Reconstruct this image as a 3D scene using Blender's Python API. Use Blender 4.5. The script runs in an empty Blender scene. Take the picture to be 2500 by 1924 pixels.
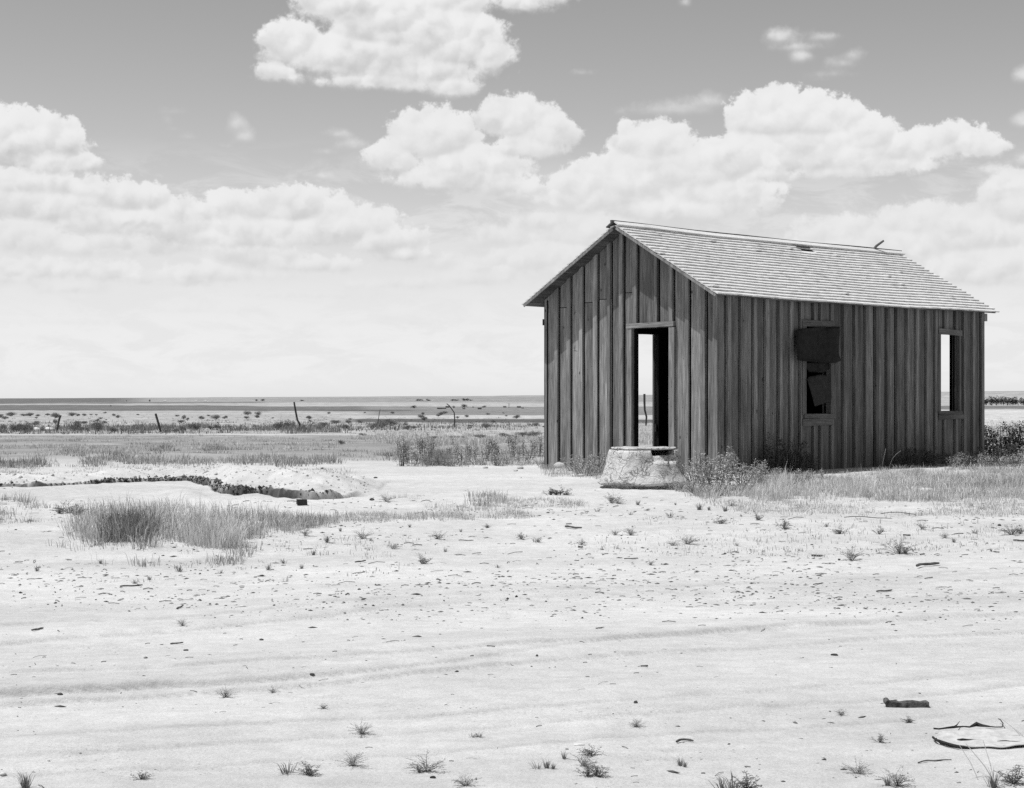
import bpy, math, random
import numpy as np
from mathutils import Vector, Matrix

random.seed(7)
RNG = np.random.default_rng(11)
SC = bpy.context.scene
COL = SC.collection
PI = math.pi

# ------------------------------------------------------------------ survey of the place
# camera stands at the origin, 1.30 m above the sand, looking along +Y
CAMZ = 1.30
F, CX, CY = 4196.0, 1250.0, 968.0          # focal length / principal point in photo pixels (2500 wide)
TH = 0.806                                  # heading of the shack
U = np.array([math.cos(TH), -math.sin(TH)])  # along the gable wall (to the right)
V = np.array([math.sin(TH), math.cos(TH)])   # along the long wall (to the back)
W, L = 3.66, 7.354
NC = np.array([3.057, 25.443])              # near corner of the walls
A0 = NC - W * U                             # left front corner = origin of the shack
ZB = 0.14                                   # ground at the shack
SUN = np.array([-0.3627, -0.035, 0.9265]); SUN /= np.linalg.norm(SUN)

# ------------------------------------------------------------------ noise
def _hash(ix, iy, s):
    n = (ix.astype(np.int64) * 374761393 + iy.astype(np.int64) * 668265263 + s * 974711) & 0xFFFFFFFF
    n = ((n ^ (n >> 13)) * 1274126177) & 0xFFFFFFFF
    n = n ^ (n >> 16)
    return (n & 0xFFFFFF) / float(0xFFFFFF)

def vnoise(x, y, s=0):
    ix, iy = np.floor(x), np.floor(y)
    fx, fy = x - ix, y - iy
    fx = fx * fx * (3 - 2 * fx); fy = fy * fy * (3 - 2 * fy)
    a, b = _hash(ix, iy, s), _hash(ix + 1, iy, s)
    c, d = _hash(ix, iy + 1, s), _hash(ix + 1, iy + 1, s)
    return (a * (1 - fx) + b * fx) * (1 - fy) + (c * (1 - fx) + d * fx) * fy

def fbm(x, y, s=0, o=4):
    r, a, t = 0, 0.5, 0
    for i in range(o):
        r = r + a * vnoise(x * 2 ** i, y * 2 ** i, s + i * 17); t += a; a *= 0.5
    return r / t

def sstep(a, b, x):
    t = np.clip((x - a) / (b - a), 0, 1)
    return t * t * (3 - 2 * t)

# ------------------------------------------------------------------ terrain
_pd = np.array([0.01, 9, 12.5, 19, 30, 45, 80, 140, 250, 500, 900, 1500, 3000, 6000, 9000, 30000.])
_ph = np.array([0, 0, 0.01, .13, .15, .05, -.42, -1.1, -2.2, -4.7, -7.7, -10.2, -12.7, -13.5, -13.5, -13.5])
def prof(d):
    d = np.maximum(d, 0.02)
    r = 0
    for k, w in ((0.82, 1), (0.9, 2), (1.0, 3), (1.1, 2), (1.22, 1)):
        r = r + w * np.interp(np.log(d * k), np.log(_pd), _ph)
    return r / 9.0
_dd = np.exp(np.linspace(math.log(3.5), math.log(8000), 6000))
_yy = CY - F * (prof(_dd) - CAMZ) / _dd
_yy = np.minimum.accumulate(_yy)
def d_of_y(y):
    return np.interp(-np.asarray(y, float), -_yy, _dd)
_hx = np.array([-900, 0, 250, 700, 1320, 1700, 2400, 2500, 3400.])
_hy = np.array([980, 977, 975, 970, 965.5, 963, 955.5, 954.5, 951.])

def gpt(px, py):
    """ground point (X, Y) seen at a place in the photo survey"""
    Y = d_of_y(py)
    return (np.asarray(px, float) - CX) / F * Y, Y

# gully: line of its far lip, surveyed
_gp = np.array([(-500, 1182), (-150, 1180), (0, 1187), (110, 1187), (200, 1182), (300, 1175), (400, 1171), (470, 1173), (510, 1180),
                (545, 1196), (590, 1203), (640, 1199), (690, 1207), (760, 1211), (850, 1208), (915, 1205)], float)
_gx, _gy = gpt(_gp[:, 0], _gp[:, 1])
_gdep = np.array([.2, .25, .36, .42, .36, .24, .15, .14, .20, .28, .22, .19, .21, .18, .10, .0])
_gfw = np.array([.09] * 9 + [.12, .12, .13, .13, .13, .13, .13])
_gmnd = np.array([.08, .08, .09, .10, .10, .09, .09, .11, .16, .18, .18, .18, .18, .16, .11, .02])
# wheel ruts
def _line(pts):
    p = np.array(pts, float); x, y = gpt(p[:, 0], p[:, 1]); return x, y
RUTS = [(_line([(-700, 1772), (0, 1722), (330, 1699), (650, 1676), (880, 1656), (1100, 1632), (1250, 1609), (1500, 1574), (1800, 1549), (2200, 1519), (2900, 1480)]), .052, .06, .22),
        (_line([(-700, 1640), (0, 1582), (180, 1566), (420, 1551), (700, 1522), (950, 1491), (1400, 1463), (2000, 1429), (2900, 1386)]), .022, .11, .6),
        (_line([(-700, 1776), (0, 1738), (500, 1694), (850, 1669), (1150, 1641), (1500, 1613), (1720, 1596), (2300, 1561), (2900, 1533)]), .016, .03, .9),
        (_line([(-700, 1690), (300, 1660), (900, 1622), (1300, 1590), (1900, 1540), (2500, 1500), (2900, 1480)]), .013, .04, .9),
        (_line([(-700, 1890), (600, 1815), (1200, 1775), (1800, 1735), (2400, 1690), (2900, 1660)]), .010, .06, .9),
        (_line([(-700, 1850), (600, 1780), (1200, 1742), (1800, 1700), (2400, 1652), (2900, 1620)]), .008, .04, .9),
        (_line([(-700, 1560), (400, 1520), (1000, 1472), (1700, 1432), (2400, 1392), (2900, 1366)]), .014, .10, .8),
        (_line([(-700, 1930), (900, 1850), (1500, 1800), (2100, 1762), (2900, 1706)]), .007, .05, .9)]

def rut_h(x, y):
    r = np.zeros_like(x)
    for (lx, ly), hgt, wd, off in RUTS:
        yc = np.interp(x, lx, ly) + (fbm(x * 1.3, y * 0 + 3 + hgt * 500, 5, 4) - .5) * .16
        d = y - yc
        k = hgt * (.3 + 1.4 * fbm(x * .7 + 9 + hgt * 900, x * 0, 9, 3)) * np.interp(x, [-3, -1.3, .2], [1, .5 + .5 * off, off])
        # loose bank: steep towards the camera, easy on the far side
        r = r + np.where(d > 0, k * (1 - np.exp(-np.maximum(d, 0) / (wd * .36))) * (1 - sstep(wd, 1.5, d)), 0)
    return r

def gully_h(x, y):
    yc = np.interp(x, _gx, _gy) + (fbm(x * 1.7, y * 0 + 1, 21, 3) - .5) * .5 + (vnoise(x * 6, y * 0, 23) - .5) * .10
    dep = np.interp(x, _gx, _gdep, left=.2, right=0)
    mnd = np.interp(x, _gx, _gmnd, left=.05, right=0)
    d = y - yc
    near = sstep(-.45, -.08, d)
    fw = np.interp(x, _gx, _gfw) * (.7 + .6 * fbm(x * 5, y * 3, 29, 2))
    face = sstep(0, 1, (d + .02) / fw)
    h = -dep * near * (1 - face)
    # low crusted bank behind the cut, crumbly and broken
    up = face * (.28 + .72 * sstep(fw, 1.2, d)) * (1 - sstep(1.3, 3.2, d))
    m = up * mnd * (.45 + 1.1 * fbm(x * 1.1, y * 1.6, 31, 4))
    m = m + face * (1 - sstep(1.6, 3.0, d)) * np.minimum(.02 + mnd * .75, .12) * (fbm(x * 4.2, y * 5, 35, 5) - .5)
    nearlip = .05 * np.exp(-((d + 2.0) / .7) ** 2) * np.minimum(dep * 4, 1)
    return np.where((y > 14) & (y < 32), h + m + nearlip, 0)

def Tbase(x, y):
    r = np.sqrt(x * x + y * y)
    q = np.maximum(y, .45 * r)
    h = prof(q)
    # far rim of the plain climbs to the right
    px = CX + F * np.clip(x / np.maximum(y, .3 * r + 1e-3), -.6, .6)
    hor = (CY - np.interp(px, _hx, _hy)) / F * 11000 + CAMZ
    k = sstep(4200, 11000, q)
    h = h * (1 - k) + k * (hor + (fbm(px / 90., px * 0, 41, 3) - .5) * 5 * k)
    return h

def T(x, y):
    x = np.asarray(x, float); y = np.asarray(y, float)
    r = np.sqrt(x * x + y * y)
    h = Tbase(x, y)
    k = 1 - sstep(45, 130, r)
    h = h + k * ((fbm(x * .45, y * .45, 51, 3) - .5) * .06 + (fbm(x * 2.1, y * 2.1, 53, 3) - .5) * .022)
    k2 = (1 - sstep(20, 34, r))
    h = h + k2 * (fbm(x * 9, y * 9, 55, 3) - .5) * .011 * (1 + 1.2 * sstep(11, 16, r))
    h = h + rut_h(x, y) * (1 - sstep(11, 14, y)) + gully_h(x, y)
    # hummocky grass country past the sand
    k3 = sstep(28, 40, r) * (1 - sstep(200, 500, r))
    h = h + k3 * (fbm(x * .3, y * .3, 57, 3) - .5) * .12
    return h

def Tz(x, y):
    return float(T(np.array([x]), np.array([y]))[0])

# ------------------------------------------------------------------ object helpers
def tag(o, label=None, cat=None, group=None, kind=None):
    if label: o['label'] = label
    if cat: o['category'] = cat
    if group: o['group'] = group
    if kind: o['kind'] = kind
    return o

def empty(name, loc, rz=0):
    o = bpy.data.objects.new(name, None); COL.objects.link(o)
    o.location = loc; o.rotation_euler = (0, 0, rz); o.empty_display_size = .2
    return o

def link_mesh(name, me, parent=None, loc=(0, 0, 0), rz=0):
    o = bpy.data.objects.new(name, me); COL.objects.link(o)
    o.parent = parent; o.location = loc; o.rotation_euler = (0, 0, rz)
    return o

def np_mesh(name, co, tris, mat, col=None, smooth=False):
    """mesh out of numpy arrays (polygons all with the same corner count)"""
    me = bpy.data.meshes.new(name)
    co = np.asarray(co, np.float32); tris = np.asarray(tris, np.int32)
    n, k = tris.shape
    me.vertices.add(len(co)); me.vertices.foreach_set('co', co.ravel())
    me.loops.add(n * k); me.loops.foreach_set('vertex_index', tris.ravel())
    me.polygons.add(n)
    me.polygons.foreach_set('loop_start', np.arange(0, n * k, k, dtype=np.int32))
    me.polygons.foreach_set('loop_total', np.full(n, k, np.int32))
    if smooth: me.polygons.foreach_set('use_smooth', np.ones(n, bool))
    if col is not None:
        at = me.color_attributes.new('col', 'FLOAT_COLOR', 'POINT')
        c4 = np.ones((len(co), 4), np.float32); col = np.asarray(col, np.float32)
        if col.shape[1] == 1: col = np.repeat(col, 3, 1)
        c4[:, :col.shape[1]] = col
        at.data.foreach_set('color', c4.ravel())
    me.update(calc_edges=True)
    if mat: me.materials.append(mat)
    return me

class MB:
    def __init__(s): s.v = []; s.f = []
    def add(s, vs, fs):
        b = len(s.v); s.v += [tuple(map(float, p)) for p in vs]; s.f += [tuple(i + b for i in q) for q in fs]
    def hexa(s, p):
        """8 corners: bottom 0-3 (ccw from above), top 4-7"""
        s.add(p, [(3, 2, 1, 0), (4, 5, 6, 7), (0, 1, 5, 4), (1, 2, 6, 5), (2, 3, 7, 6), (3, 0, 4, 7)])
    def box(s, x0, x1, y0, y1, z0, z1, j=0):
        r = lambda: random.uniform(-j, j)
        s.hexa([(x0 + r(), y0 + r(), z0 + r()), (x1 + r(), y0 + r(), z0 + r()), (x1 + r(), y1 + r(), z0 + r()), (x0 + r(), y1 + r(), z0 + r()),
                (x0 + r(), y0 + r(), z1 + r()), (x1 + r(), y0 + r(), z1 + r()), (x1 + r(), y1 + r(), z1 + r()), (x0 + r(), y1 + r(), z1 + r())])
    def tube(s, path, rad, n=6, rough=0.0):
        P = [Vector(p) for p in path]
        b = len(s.v); up = Vector((0.13, .21, 1)).normalized()
        prev = None
        for i, p in enumerate(P):
            t = (P[min(i + 1, len(P) - 1)] - P[max(i - 1, 0)]).normalized()
            a = t.cross(up if abs(t.dot(up)) < .95 else Vector((1, 0, 0))).normalized() if prev is None else (prev - t * prev.dot(t)).normalized()
            prev = a; c = t.cross(a)
            r = rad[i] if hasattr(rad, '__len__') else rad
            for k in range(n):
                an = 2 * PI * k / n; rr = r * (1 + random.uniform(-rough, rough))
                s.v.append(tuple(p + (a * math.cos(an) + c * math.sin(an)) * rr))
        for i in range(len(P) - 1):
            for k in range(n):
                q = (k + 1) % n
                s.f.append((b + i * n + k, b + i * n + q, b + (i + 1) * n + q, b + (i + 1) * n + k))
        s.f.append(tuple(b + k for k in range(n))[::-1])
        s.f.append(tuple(b + (len(P) - 1) * n + k for k in range(n)))
    def mesh(s, name, mat, smooth=False):
        me = bpy.data.meshes.new(name); me.from_pydata(s.v, [], s.f)
        if smooth: me.polygons.foreach_set('use_smooth', [True] * len(me.polygons))
        me.update()
        if mat: me.materials.append(mat)
        return me
    def build(s, name, mat, parent=None, loc=(0, 0, 0), rz=0, smooth=False):
        return link_mesh(name, s.mesh(name, mat, smooth), parent, loc, rz)

# ------------------------------------------------------------------ materials (all neutral: the film is black and white)
def g(v): return (v, v, v, 1)
class NT:
    def __init__(s, m):
        s.m = m; m.use_nodes = True; s.t = m.node_tree; s.t.nodes.clear()
    def n(s, typ, **kw):
        nd = s.t.nodes.new(typ)
        for k, v in kw.items(): setattr(nd, k, v)
        return nd
    def l(s, a, b): s.t.links.new(a, b)
    def val(s, sock, v):
        if hasattr(v, 'links') or isinstance(v, bpy.types.NodeSocket): s.l(v, sock)
        else: sock.default_value = v
    def math(s, op, a, b=0.0, c=None, clamp=False):
        nd = s.n('ShaderNodeMath', operation=op, use_clamp=clamp)
        s.val(nd.inputs[0], a); s.val(nd.inputs[1], b)
        if c is not None: s.val(nd.inputs[2], c)
        return nd.outputs[0]
    def ramp(s, x, a, b, c=0.0, d=1.0, smooth=True):
        nd = s.n('ShaderNodeMapRange', interpolation_type='SMOOTHSTEP' if smooth else 'LINEAR')
        s.val(nd.inputs[0], x)
        for i, v in enumerate((a, b, c, d)): s.val(nd.inputs[1 + i], v)
        return nd.outputs[0]
    def scale(s, vec, xyz):
        nd = s.n('ShaderNodeVectorMath', operation='MULTIPLY'); s.l(vec, nd.inputs[0]); nd.inputs[1].default_value = xyz
        return nd.outputs[0]
    def noise(s, vec, sc, det=4, rough=.55, dist=0):
        nd = s.n('ShaderNodeTexNoise'); s.l(vec, nd.inputs['Vector'])
        nd.inputs['Scale'].default_value = sc; nd.inputs['Detail'].default_value = det
        nd.inputs['Roughness'].default_value = rough; nd.inputs['Distortion'].default_value = dist
        return nd.outputs[0]
    def vor(s, vec, sc, feat='F1', rnd=1):
        nd = s.n('ShaderNodeTexVoronoi', feature=feat); s.l(vec, nd.inputs['Vector']); nd.inputs['Scale'].default_value = sc
        nd.inputs['Randomness'].default_value = rnd
        return nd
    def obj(s): return s.n('ShaderNodeTexCoord').outputs['Object']
    def finish(s, col, rough=.9, bump=None, dist=.01, strength=1.0, spec=.2, trans=0):
        p = s.n('ShaderNodeBsdfPrincipled'); p.inputs['Roughness'].default_value = rough
        p.inputs['Specular IOR Level'].default_value = spec
        cc = s.n('ShaderNodeCombineColor')
        for i in range(3): s.val(cc.inputs[i], col)
        s.l(cc.outputs[0], p.inputs['Base Color'])
        if bump is not None:
            b = s.n('ShaderNodeBump'); b.inputs['Distance'].default_value = dist; b.inputs['Strength'].default_value = strength
            s.l(bump, b.inputs['Height']); s.l(b.outputs[0], p.inputs['Normal'])
        out = s.n('ShaderNodeOutputMaterial')
        if trans:
            t = s.n('ShaderNodeBsdfTranslucent'); s.l(cc.outputs[0], t.inputs[0])
            mx = s.n('ShaderNodeMixShader'); mx.inputs[0].default_value = trans
            s.l(p.outputs[0], mx.inputs[1]); s.l(t.outputs[0], mx.inputs[2]); s.l(mx.outputs[0], out.inputs[0])
        else: s.l(p.outputs[0], out.inputs[0])
        return s.m

def mk(name): return NT(bpy.data.materials.new(name))

def wood_mat(name, lo, hi, streak=.35, axis='z', bleach=0.0):
    n = mk(name); o = n.obj()
    geo = n.n('ShaderNodeNewGeometry'); rnd = geo.outputs['Random Per Island']
    # shift the grain from board to board
    off = n.n('ShaderNodeCombineXYZ'); n.l(n.math('MULTIPLY', rnd, 37.), off.inputs[2 if axis == 'z' else 0])
    n.l(n.math('MULTIPLY', rnd, 11.), off.inputs[1])
    ad = n.n('ShaderNodeVectorMath', operation='ADD'); n.l(o, ad.inputs[0]); n.l(off.outputs[0], ad.inputs[1]); v = ad.outputs[0]
    S = {'z': (1, 1, .035), 'x': (.035, 1, 1), 'y': (1, .035, 1)}[axis]
    S2 = {'z': (1, 1, .16), 'x': (.16, 1, 1), 'y': (1, .16, 1)}[axis]
    fine = n.noise(n.scale(v, S), 130, 5, .65, .4)
    mid = n.noise(n.scale(v, S), 34, 4, .6, .6)
    blot = n.noise(n.scale(v, S2), 5.5, 4, .6)
    col = n.ramp(rnd, 0, 1, lo, hi, False)
    k = n.math('MULTIPLY', n.ramp(fine, .3, .72, 1 - streak, 1 + streak * .8), n.ramp(mid, .28, .72, 1 - streak * .8, 1 + streak * .7))
    k = n.math('MULTIPLY', k, n.ramp(blot, .25, .75, .72, 1.3))
    # dark checks and nail holes, pale slivers
    crk = n.ramp(n.noise(n.scale(v, S), 75, 2, .5), .66, .74, 1, .35)
    k = n.math('MULTIPLY', k, crk)
    kn = n.vor(n.scale(v, {'z': (1, 1, .55), 'x': (.55, 1, 1), 'y': (1, .55, 1)}[axis]), 4.2)
    k = n.math('MULTIPLY', k, n.ramp(kn.outputs['Distance'], .045, .085, .3, 1))
    nl = n.vor(n.scale(v, {'z': (1, 1, .8), 'x': (.8, 1, 1), 'y': (1, .8, 1)}[axis]), 13)
    k = n.math('MULTIPLY', k, n.ramp(nl.outputs['Distance'], .055, .10, .25, 1))
    pb = n.ramp(n.noise(n.scale(v, {'z': (1, 1, .09), 'x': (.09, 1, 1), 'y': (1, .09, 1)}[axis]), 9, 3, .6), .56, .72, 1, 1.4)
    k = n.math('MULTIPLY', k, pb)
    col = n.math('MULTIPLY', col, k)
    sl = n.ramp(n.noise(n.scale(v, {'z': (1, 1, .06), 'x': (.06, 1, 1), 'y': (1, .06, 1)}[axis]), 16, 3, .6), .70, .80, 0, .10 + bleach)
    col = n.math('ADD', col, sl)
    h = n.math('ADD', n.math('MULTIPLY', fine, .5), n.math('MULTIPLY', mid, .8))
    return n.finish(col, .85, h, .006, .8, .15)

M = {}
M['siding'] = wood_mat('weathered_siding', .105, .185, .36)
M['batten'] = wood_mat('weathered_batten', .125, .225, .36)
M['trim'] = wood_mat('weathered_trim', .18, .26, .35)
M['casing'] = wood_mat('weathered_casing', .10, .15, .3)
M['trimx'] = wood_mat('weathered_trim_flat', .20, .28, .4, 'x')
M['trimy'] = wood_mat('weathered_trim_side', .10, .14, .3, 'y')
M['gable'] = wood_mat('sun_toned_siding', .125, .265, .36)  # gable boards and battens lightened: direct sun painted into their colour
M['gbatten'] = wood_mat('sun_toned_batten', .16, .28, .36)
M['dark'] = wood_mat('shade_toned_inner_wood', .006, .011, .3)  # near-black: the shade of the interior is put into the wood colour
M['deck'] = wood_mat('roof_deck_wood', .07, .12, .35, 'y')
M['post'] = wood_mat('post_wood', .045, .075, .35)
M['ridge'] = wood_mat('ridge_board_wood', .07, .11, .3, 'y')
M['stick'] = wood_mat('stick_wood', .05, .14, .3, 'x')

n = mk('cedar_shingle'); o = n.obj(); rnd = n.n('ShaderNodeNewGeometry').outputs['Random Per Island']
c = n.ramp(rnd, 0, 1, .60, .68, False)
c = n.math('MULTIPLY', c, n.ramp(n.noise(n.scale(o, (1, 3.5, 1)), 28, 4, .6), .3, .7, .82, 1.1))
c = n.math('MULTIPLY', c, n.ramp(n.noise(o, 1.6, 4, .6), .28, .46, .82, 1))
M['shingle'] = n.finish(c, .75, n.noise(n.scale(o, (1, 6, 1)), 40, 3), .004, .6, .25)

n = mk('tar_paper'); o = n.obj()
M['tar'] = n.finish(n.ramp(n.noise(o, 9, 4), .3, .7, .008, .018), .8, n.noise(o, 14, 4), .02, .6, .2)
M['tar2'] = n = mk('faded_tar_paper'); o = n.obj()
M['tar2'] = n.finish(n.ramp(n.noise(o, 12, 4), .3, .7, .018, .034), .85, n.noise(o, 14, 4), .02, .6, .2)

n = mk('cracked_plaster'); o = n.obj()
wv = n.n('ShaderNodeVectorMath', operation='ADD'); n.l(o, wv.inputs[0])
nz = n.n('ShaderNodeTexNoise'); n.l(o, nz.inputs[0]); nz.inputs['Scale'].default_value = 7; nz.inputs['Detail'].default_value = 5
n.l(n.scale(nz.outputs[1], (.22, .22, .22)), wv.inputs[1])
e1 = n.vor(n.scale(wv.outputs[0], (1, 1, 1.9)), 3.4, 'DISTANCE_TO_EDGE').outputs[0]
e2 = n.vor(n.scale(wv.outputs[0], (1, 1, 2.2)), 7, 'DISTANCE_TO_EDGE').outputs[0]
gate = n.ramp(n.noise(o, 3.2, 2), .45, .6)
crk = n.math('MULTIPLY', n.ramp(e1, .0, .020, 0, 1), n.math('MAXIMUM', n.ramp(e2, 0, .03, 0, 1), gate))
c = n.math('MULTIPLY', n.ramp(n.noise(o, 5, 6, .7), .3, .7, .40, .62), n.math('ADD', .45, n.math('MULTIPLY', crk, .55)))
hb = n.math('ADD', n.math('MULTIPLY', crk, .5), n.noise(o, 16, 6, .7))
M['plaster'] = n.finish(c, .95, hb, .03, .9, .1)

def simple(name, lo, hi, sc=12, rough=.9, bump=.01, trans=0):
    n = mk(name); o = n.obj(); z = n.noise(o, sc, 5, .6)
    return n.finish(n.ramp(z, .3, .7, lo, hi), rough, z if bump else None, bump or .01, .8, .15, trans)
M['rock'] = simple('pale_rock', .36, .5, 9, bump=.03)
M['stone'] = simple('dark_stone', .04, .09, 30)
M['brick'] = simple('dark_brick', .035, .06, 40)
M['pale'] = simple('bleached_sheet', .55, .68, 10)
M['sheet'] = simple('dusty_sheet', .40, .53, 26)
M['char'] = simple('charred_wood', .015, .05, 40)
M['plank'] = simple('old_plank', .03, .13, 60)
M['stem'] = simple('weed_stem', .10, .16, 20, bump=0)
M['farwall'] = simple('far_painted_wall', .5, .6, 1, bump=0)
M['farroof'] = simple('far_roof', .10, .14, 1, bump=0)
M['farwood'] = simple('far_wood', .06, .10, 1, bump=0)

def leaf_mat(name, lo, hi, trans=.25, rough=.55):
    n = mk(name); rnd = n.n('ShaderNodeNewGeometry').outputs['Random Per Island']
    return n.finish(n.ramp(rnd, 0, 1, lo, hi, False), rough, spec=.35, trans=trans)
M['leaf'] = leaf_mat('dusty_weed_leaf', .12, .56)
M['leafdk'] = leaf_mat('shade_toned_weed_leaf', .03, .10)  # shaded copy of the leaf: the shack's shadow painted into its colour
M['sage'] = leaf_mat('sage_leaf', .13, .30, .2, .8)
M['tree'] = leaf_mat('far_tree_leaf', .05, .10, .1, .8)
M['sprig'] = leaf_mat('dry_sprig_leaf', .08, .30, .2, .8)
M['tuft'] = leaf_mat('dry_blade', .10, .24, .2, .7)
n = mk('grass_blade'); at = n.n('ShaderNodeAttribute', attribute_name='col')
M['grass'] = n.finish(at.outputs['Fac'], .7, spec=.25, trans=.25)
n = mk('clod'); at = n.n('ShaderNodeAttribute', attribute_name='col')
M['clod'] = n.finish(at.outputs['Fac'], .9, spec=.1)

# ------------------------------------------------------------------ ground: one sheet out to the horizon
def fields(x, y):
    """albedo of the land (fields, fallow, road sand) by where it lies"""
    r = np.hypot(x, y)
    yq = np.maximum(y, .3 * r + .01)
    px = CX + F * np.clip(x / yq, -2, 2)
    a = np.full_like(x, .505)
    a = a * (1 + .32 * (fbm(x * .35 - 3, y * 2.2 - x * .28, 81, 5) - .5) * (1 - sstep(20, 40, r)))
    # dry grass country beyond the yard
    far = sstep(27, 40, r)
    a = a * (1 - far) + far * .34
    lw = np.log(np.maximum(r, 1))
    wob = (fbm(px / 160., lw * 3, 61, 4) - .5) * 1.8 + (fbm(px / 26., lw * 9, 62, 3) - .5) * .9
    def band(y0, y1, x0, x1, alb, soft=1.2, tilt=0.0):
        nonlocal a
        yv = np.interp(np.log(yq), np.log(_dd), _yy) + wob * 1.6 + tilt * (px - 500)
        yv = np.where(yq > 7900, CY - F * (np.interp(yq, [7900, 11000], [-13.5, 0]) * 0 - 13.5 - CAMZ) / yq, yv)
        k = sstep(y0 - soft, y0 + soft, yv) * (1 - sstep(y1 - soft, y1 + soft, yv)) * sstep(x0 - 40, x0 + 40, px) * (1 - sstep(x1 - 60, x1 + 60, px))
        a = a * (1 - k) + k * alb
    B = band
    B(800, 984, -9999, 9999, .27, .6)
    B(800, 987, -9999, 330, .13, .8, .006)
    B(981, 984.5, 120, 700, .16, .7, .002)
    B(985.5, 990, -9999, 1500, .35, .8)
    B(990, 1003.5, -9999, 930, .135, .8, -.002)
    B(1004, 1062, -9999, 820, .34, 1.0)
    B(976, 983, 640, 1500, .25, 1.)
    B(983, 992.5, 640, 1600, .36, .8)
    B(993, 1014, 900, 1700, .20, 1.2)
    B(1001, 1004.5, 780, 1010, .10, .6)
    B(1014.5, 1021.5, 820, 1700, .40, .8)
    B(1022, 1031, 850, 1700, .10, .8, -.002)
    B(1032, 1052, 800, 1800, .33, 1.2)
    B(800, 976, 1650, 9999, .30, 1.)
    B(976.5, 990, 1650, 9999, .35, 1.)
    B(991, 999, 1650, 9999, .15, 1.)
    B(1000, 1040, 1650, 9999, .46, 1.)
    # thin crop rows on the plain
    rows = vnoise(lw * 60, px / 700., 67)
    a = a * (1 + sstep(150, 600, r) * (rows - .5) * .42)
    a = a * (1 + sstep(120, 400, r) * (fbm(px / 14., lw * 70, 63, 4) - .5) * .7)
    a = a * (1 + sstep(30, 60, r) * (1 - sstep(400, 900, r)) * (fbm(x * .45, y * .9, 69, 4) - .5) * 1.1)
    # grassy zone at the left, dimmer ground with dead litter
    gz = sstep(30.5, 33, y) * (1 - sstep(60, 78, y)) * (1 - sstep(-.5, 3.5, x - (y - 30) * .02))
    a = a * (1 - .30 * gz * (.4 + fbm(x * .8, y * .8, 71, 3)))
    pale = np.exp(-((d_of_y(1061) - y) / 2.2) ** 2) * (1 - sstep(-3, 3, x))
    a = a * (1 - pale) + pale * .47
    # shade on the banks of the wheel ruts, painted into the sand colour
    for q, ((lx, ly), hgt, wd, off) in enumerate(RUTS):
        dd_ = y - (np.interp(x, lx, ly) + (fbm(x * 1.3, y * 0 + 3 + hgt * 500, 5, 4) - .5) * .16)
        wq = (.03 + .7 * hgt) * np.interp(x, [-3, -1.3, .2], [1, .6 + .4 * off, .3 + .7 * off]) * (.6 + .8 * fbm(x * .8, y * 0 + q, 83, 3))
        m_ = sstep(-.012, .012, dd_) * np.exp(-np.maximum(dd_, 0) / wq) * (.35 + 1.0 * fbm(x * .9, y * 0 + q, 85, 4)) * np.interp(x, [-3, -1.3, .2], [1, .5 + .5 * off, off])
        m_ = m_ * (.7 + .6 * fbm(x * 4, y * 26, 87, 3)) * (y < 16)
        a = a * (1 - np.clip(m_ * (.58 if hgt > .03 else .24), 0, .5))
    # shade and roots of the gully cut, painted into the soil colour
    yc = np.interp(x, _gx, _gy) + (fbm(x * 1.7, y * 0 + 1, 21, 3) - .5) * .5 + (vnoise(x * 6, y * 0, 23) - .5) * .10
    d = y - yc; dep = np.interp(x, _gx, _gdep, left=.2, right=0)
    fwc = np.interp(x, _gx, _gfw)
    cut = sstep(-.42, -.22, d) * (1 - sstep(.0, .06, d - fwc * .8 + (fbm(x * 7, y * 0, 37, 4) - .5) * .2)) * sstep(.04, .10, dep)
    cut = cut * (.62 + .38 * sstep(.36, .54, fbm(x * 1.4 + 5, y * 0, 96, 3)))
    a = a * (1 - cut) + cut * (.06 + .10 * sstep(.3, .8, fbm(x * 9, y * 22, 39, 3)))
    return a

def build_ground():
    rs = [0.0, .4, .9, 1.5, 2.2, 3.0, 3.6, 4.2, 4.7]
    r = 5.0
    while r < 22000:
        rs.append(r)
        st = .0026 if r < 13 else (.0034 if r < 17 else (.0022 if r < 26.5 else (.006 if r < 45 else (.014 if r < 200 else .02))))
        r *= 1 + st
    rs = np.array(rs)
    fine = np.linspace(math.radians(-19.5), math.radians(19.5), 640)
    side = np.radians(np.concatenate([np.arange(20.5, 34, 1.2), np.arange(35, 90, 5), np.arange(90, 180, 10)]))
    ph = np.concatenate([-side[::-1], fine, side, [PI]])
    R, P = np.meshgrid(rs, ph, indexing='ij')
    X, Y = R * np.sin(P), R * np.cos(P)
    Z = T(X.ravel(), Y.ravel())
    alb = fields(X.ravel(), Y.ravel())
    nr, nc = R.shape
    i = np.arange(nr - 1)[:, None] * nc; j = np.arange(nc)[None, :]; j2 = (j + 1) % nc
    q = np.stack([i + j, i + j2, i + nc + j2, i + nc + j], -1).reshape(-1, 4)[:, ::-1]
    xx, yy = X.ravel(), Y.ravel()
    sand = 1 - sstep(26, 40, np.hypot(xx, yy))
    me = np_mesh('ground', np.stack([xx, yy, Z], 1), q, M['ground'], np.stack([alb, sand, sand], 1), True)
    tag(link_mesh('ground', me), 'pale dry sand with wheel ruts running out to flat fields', 'ground', kind='structure')

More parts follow.
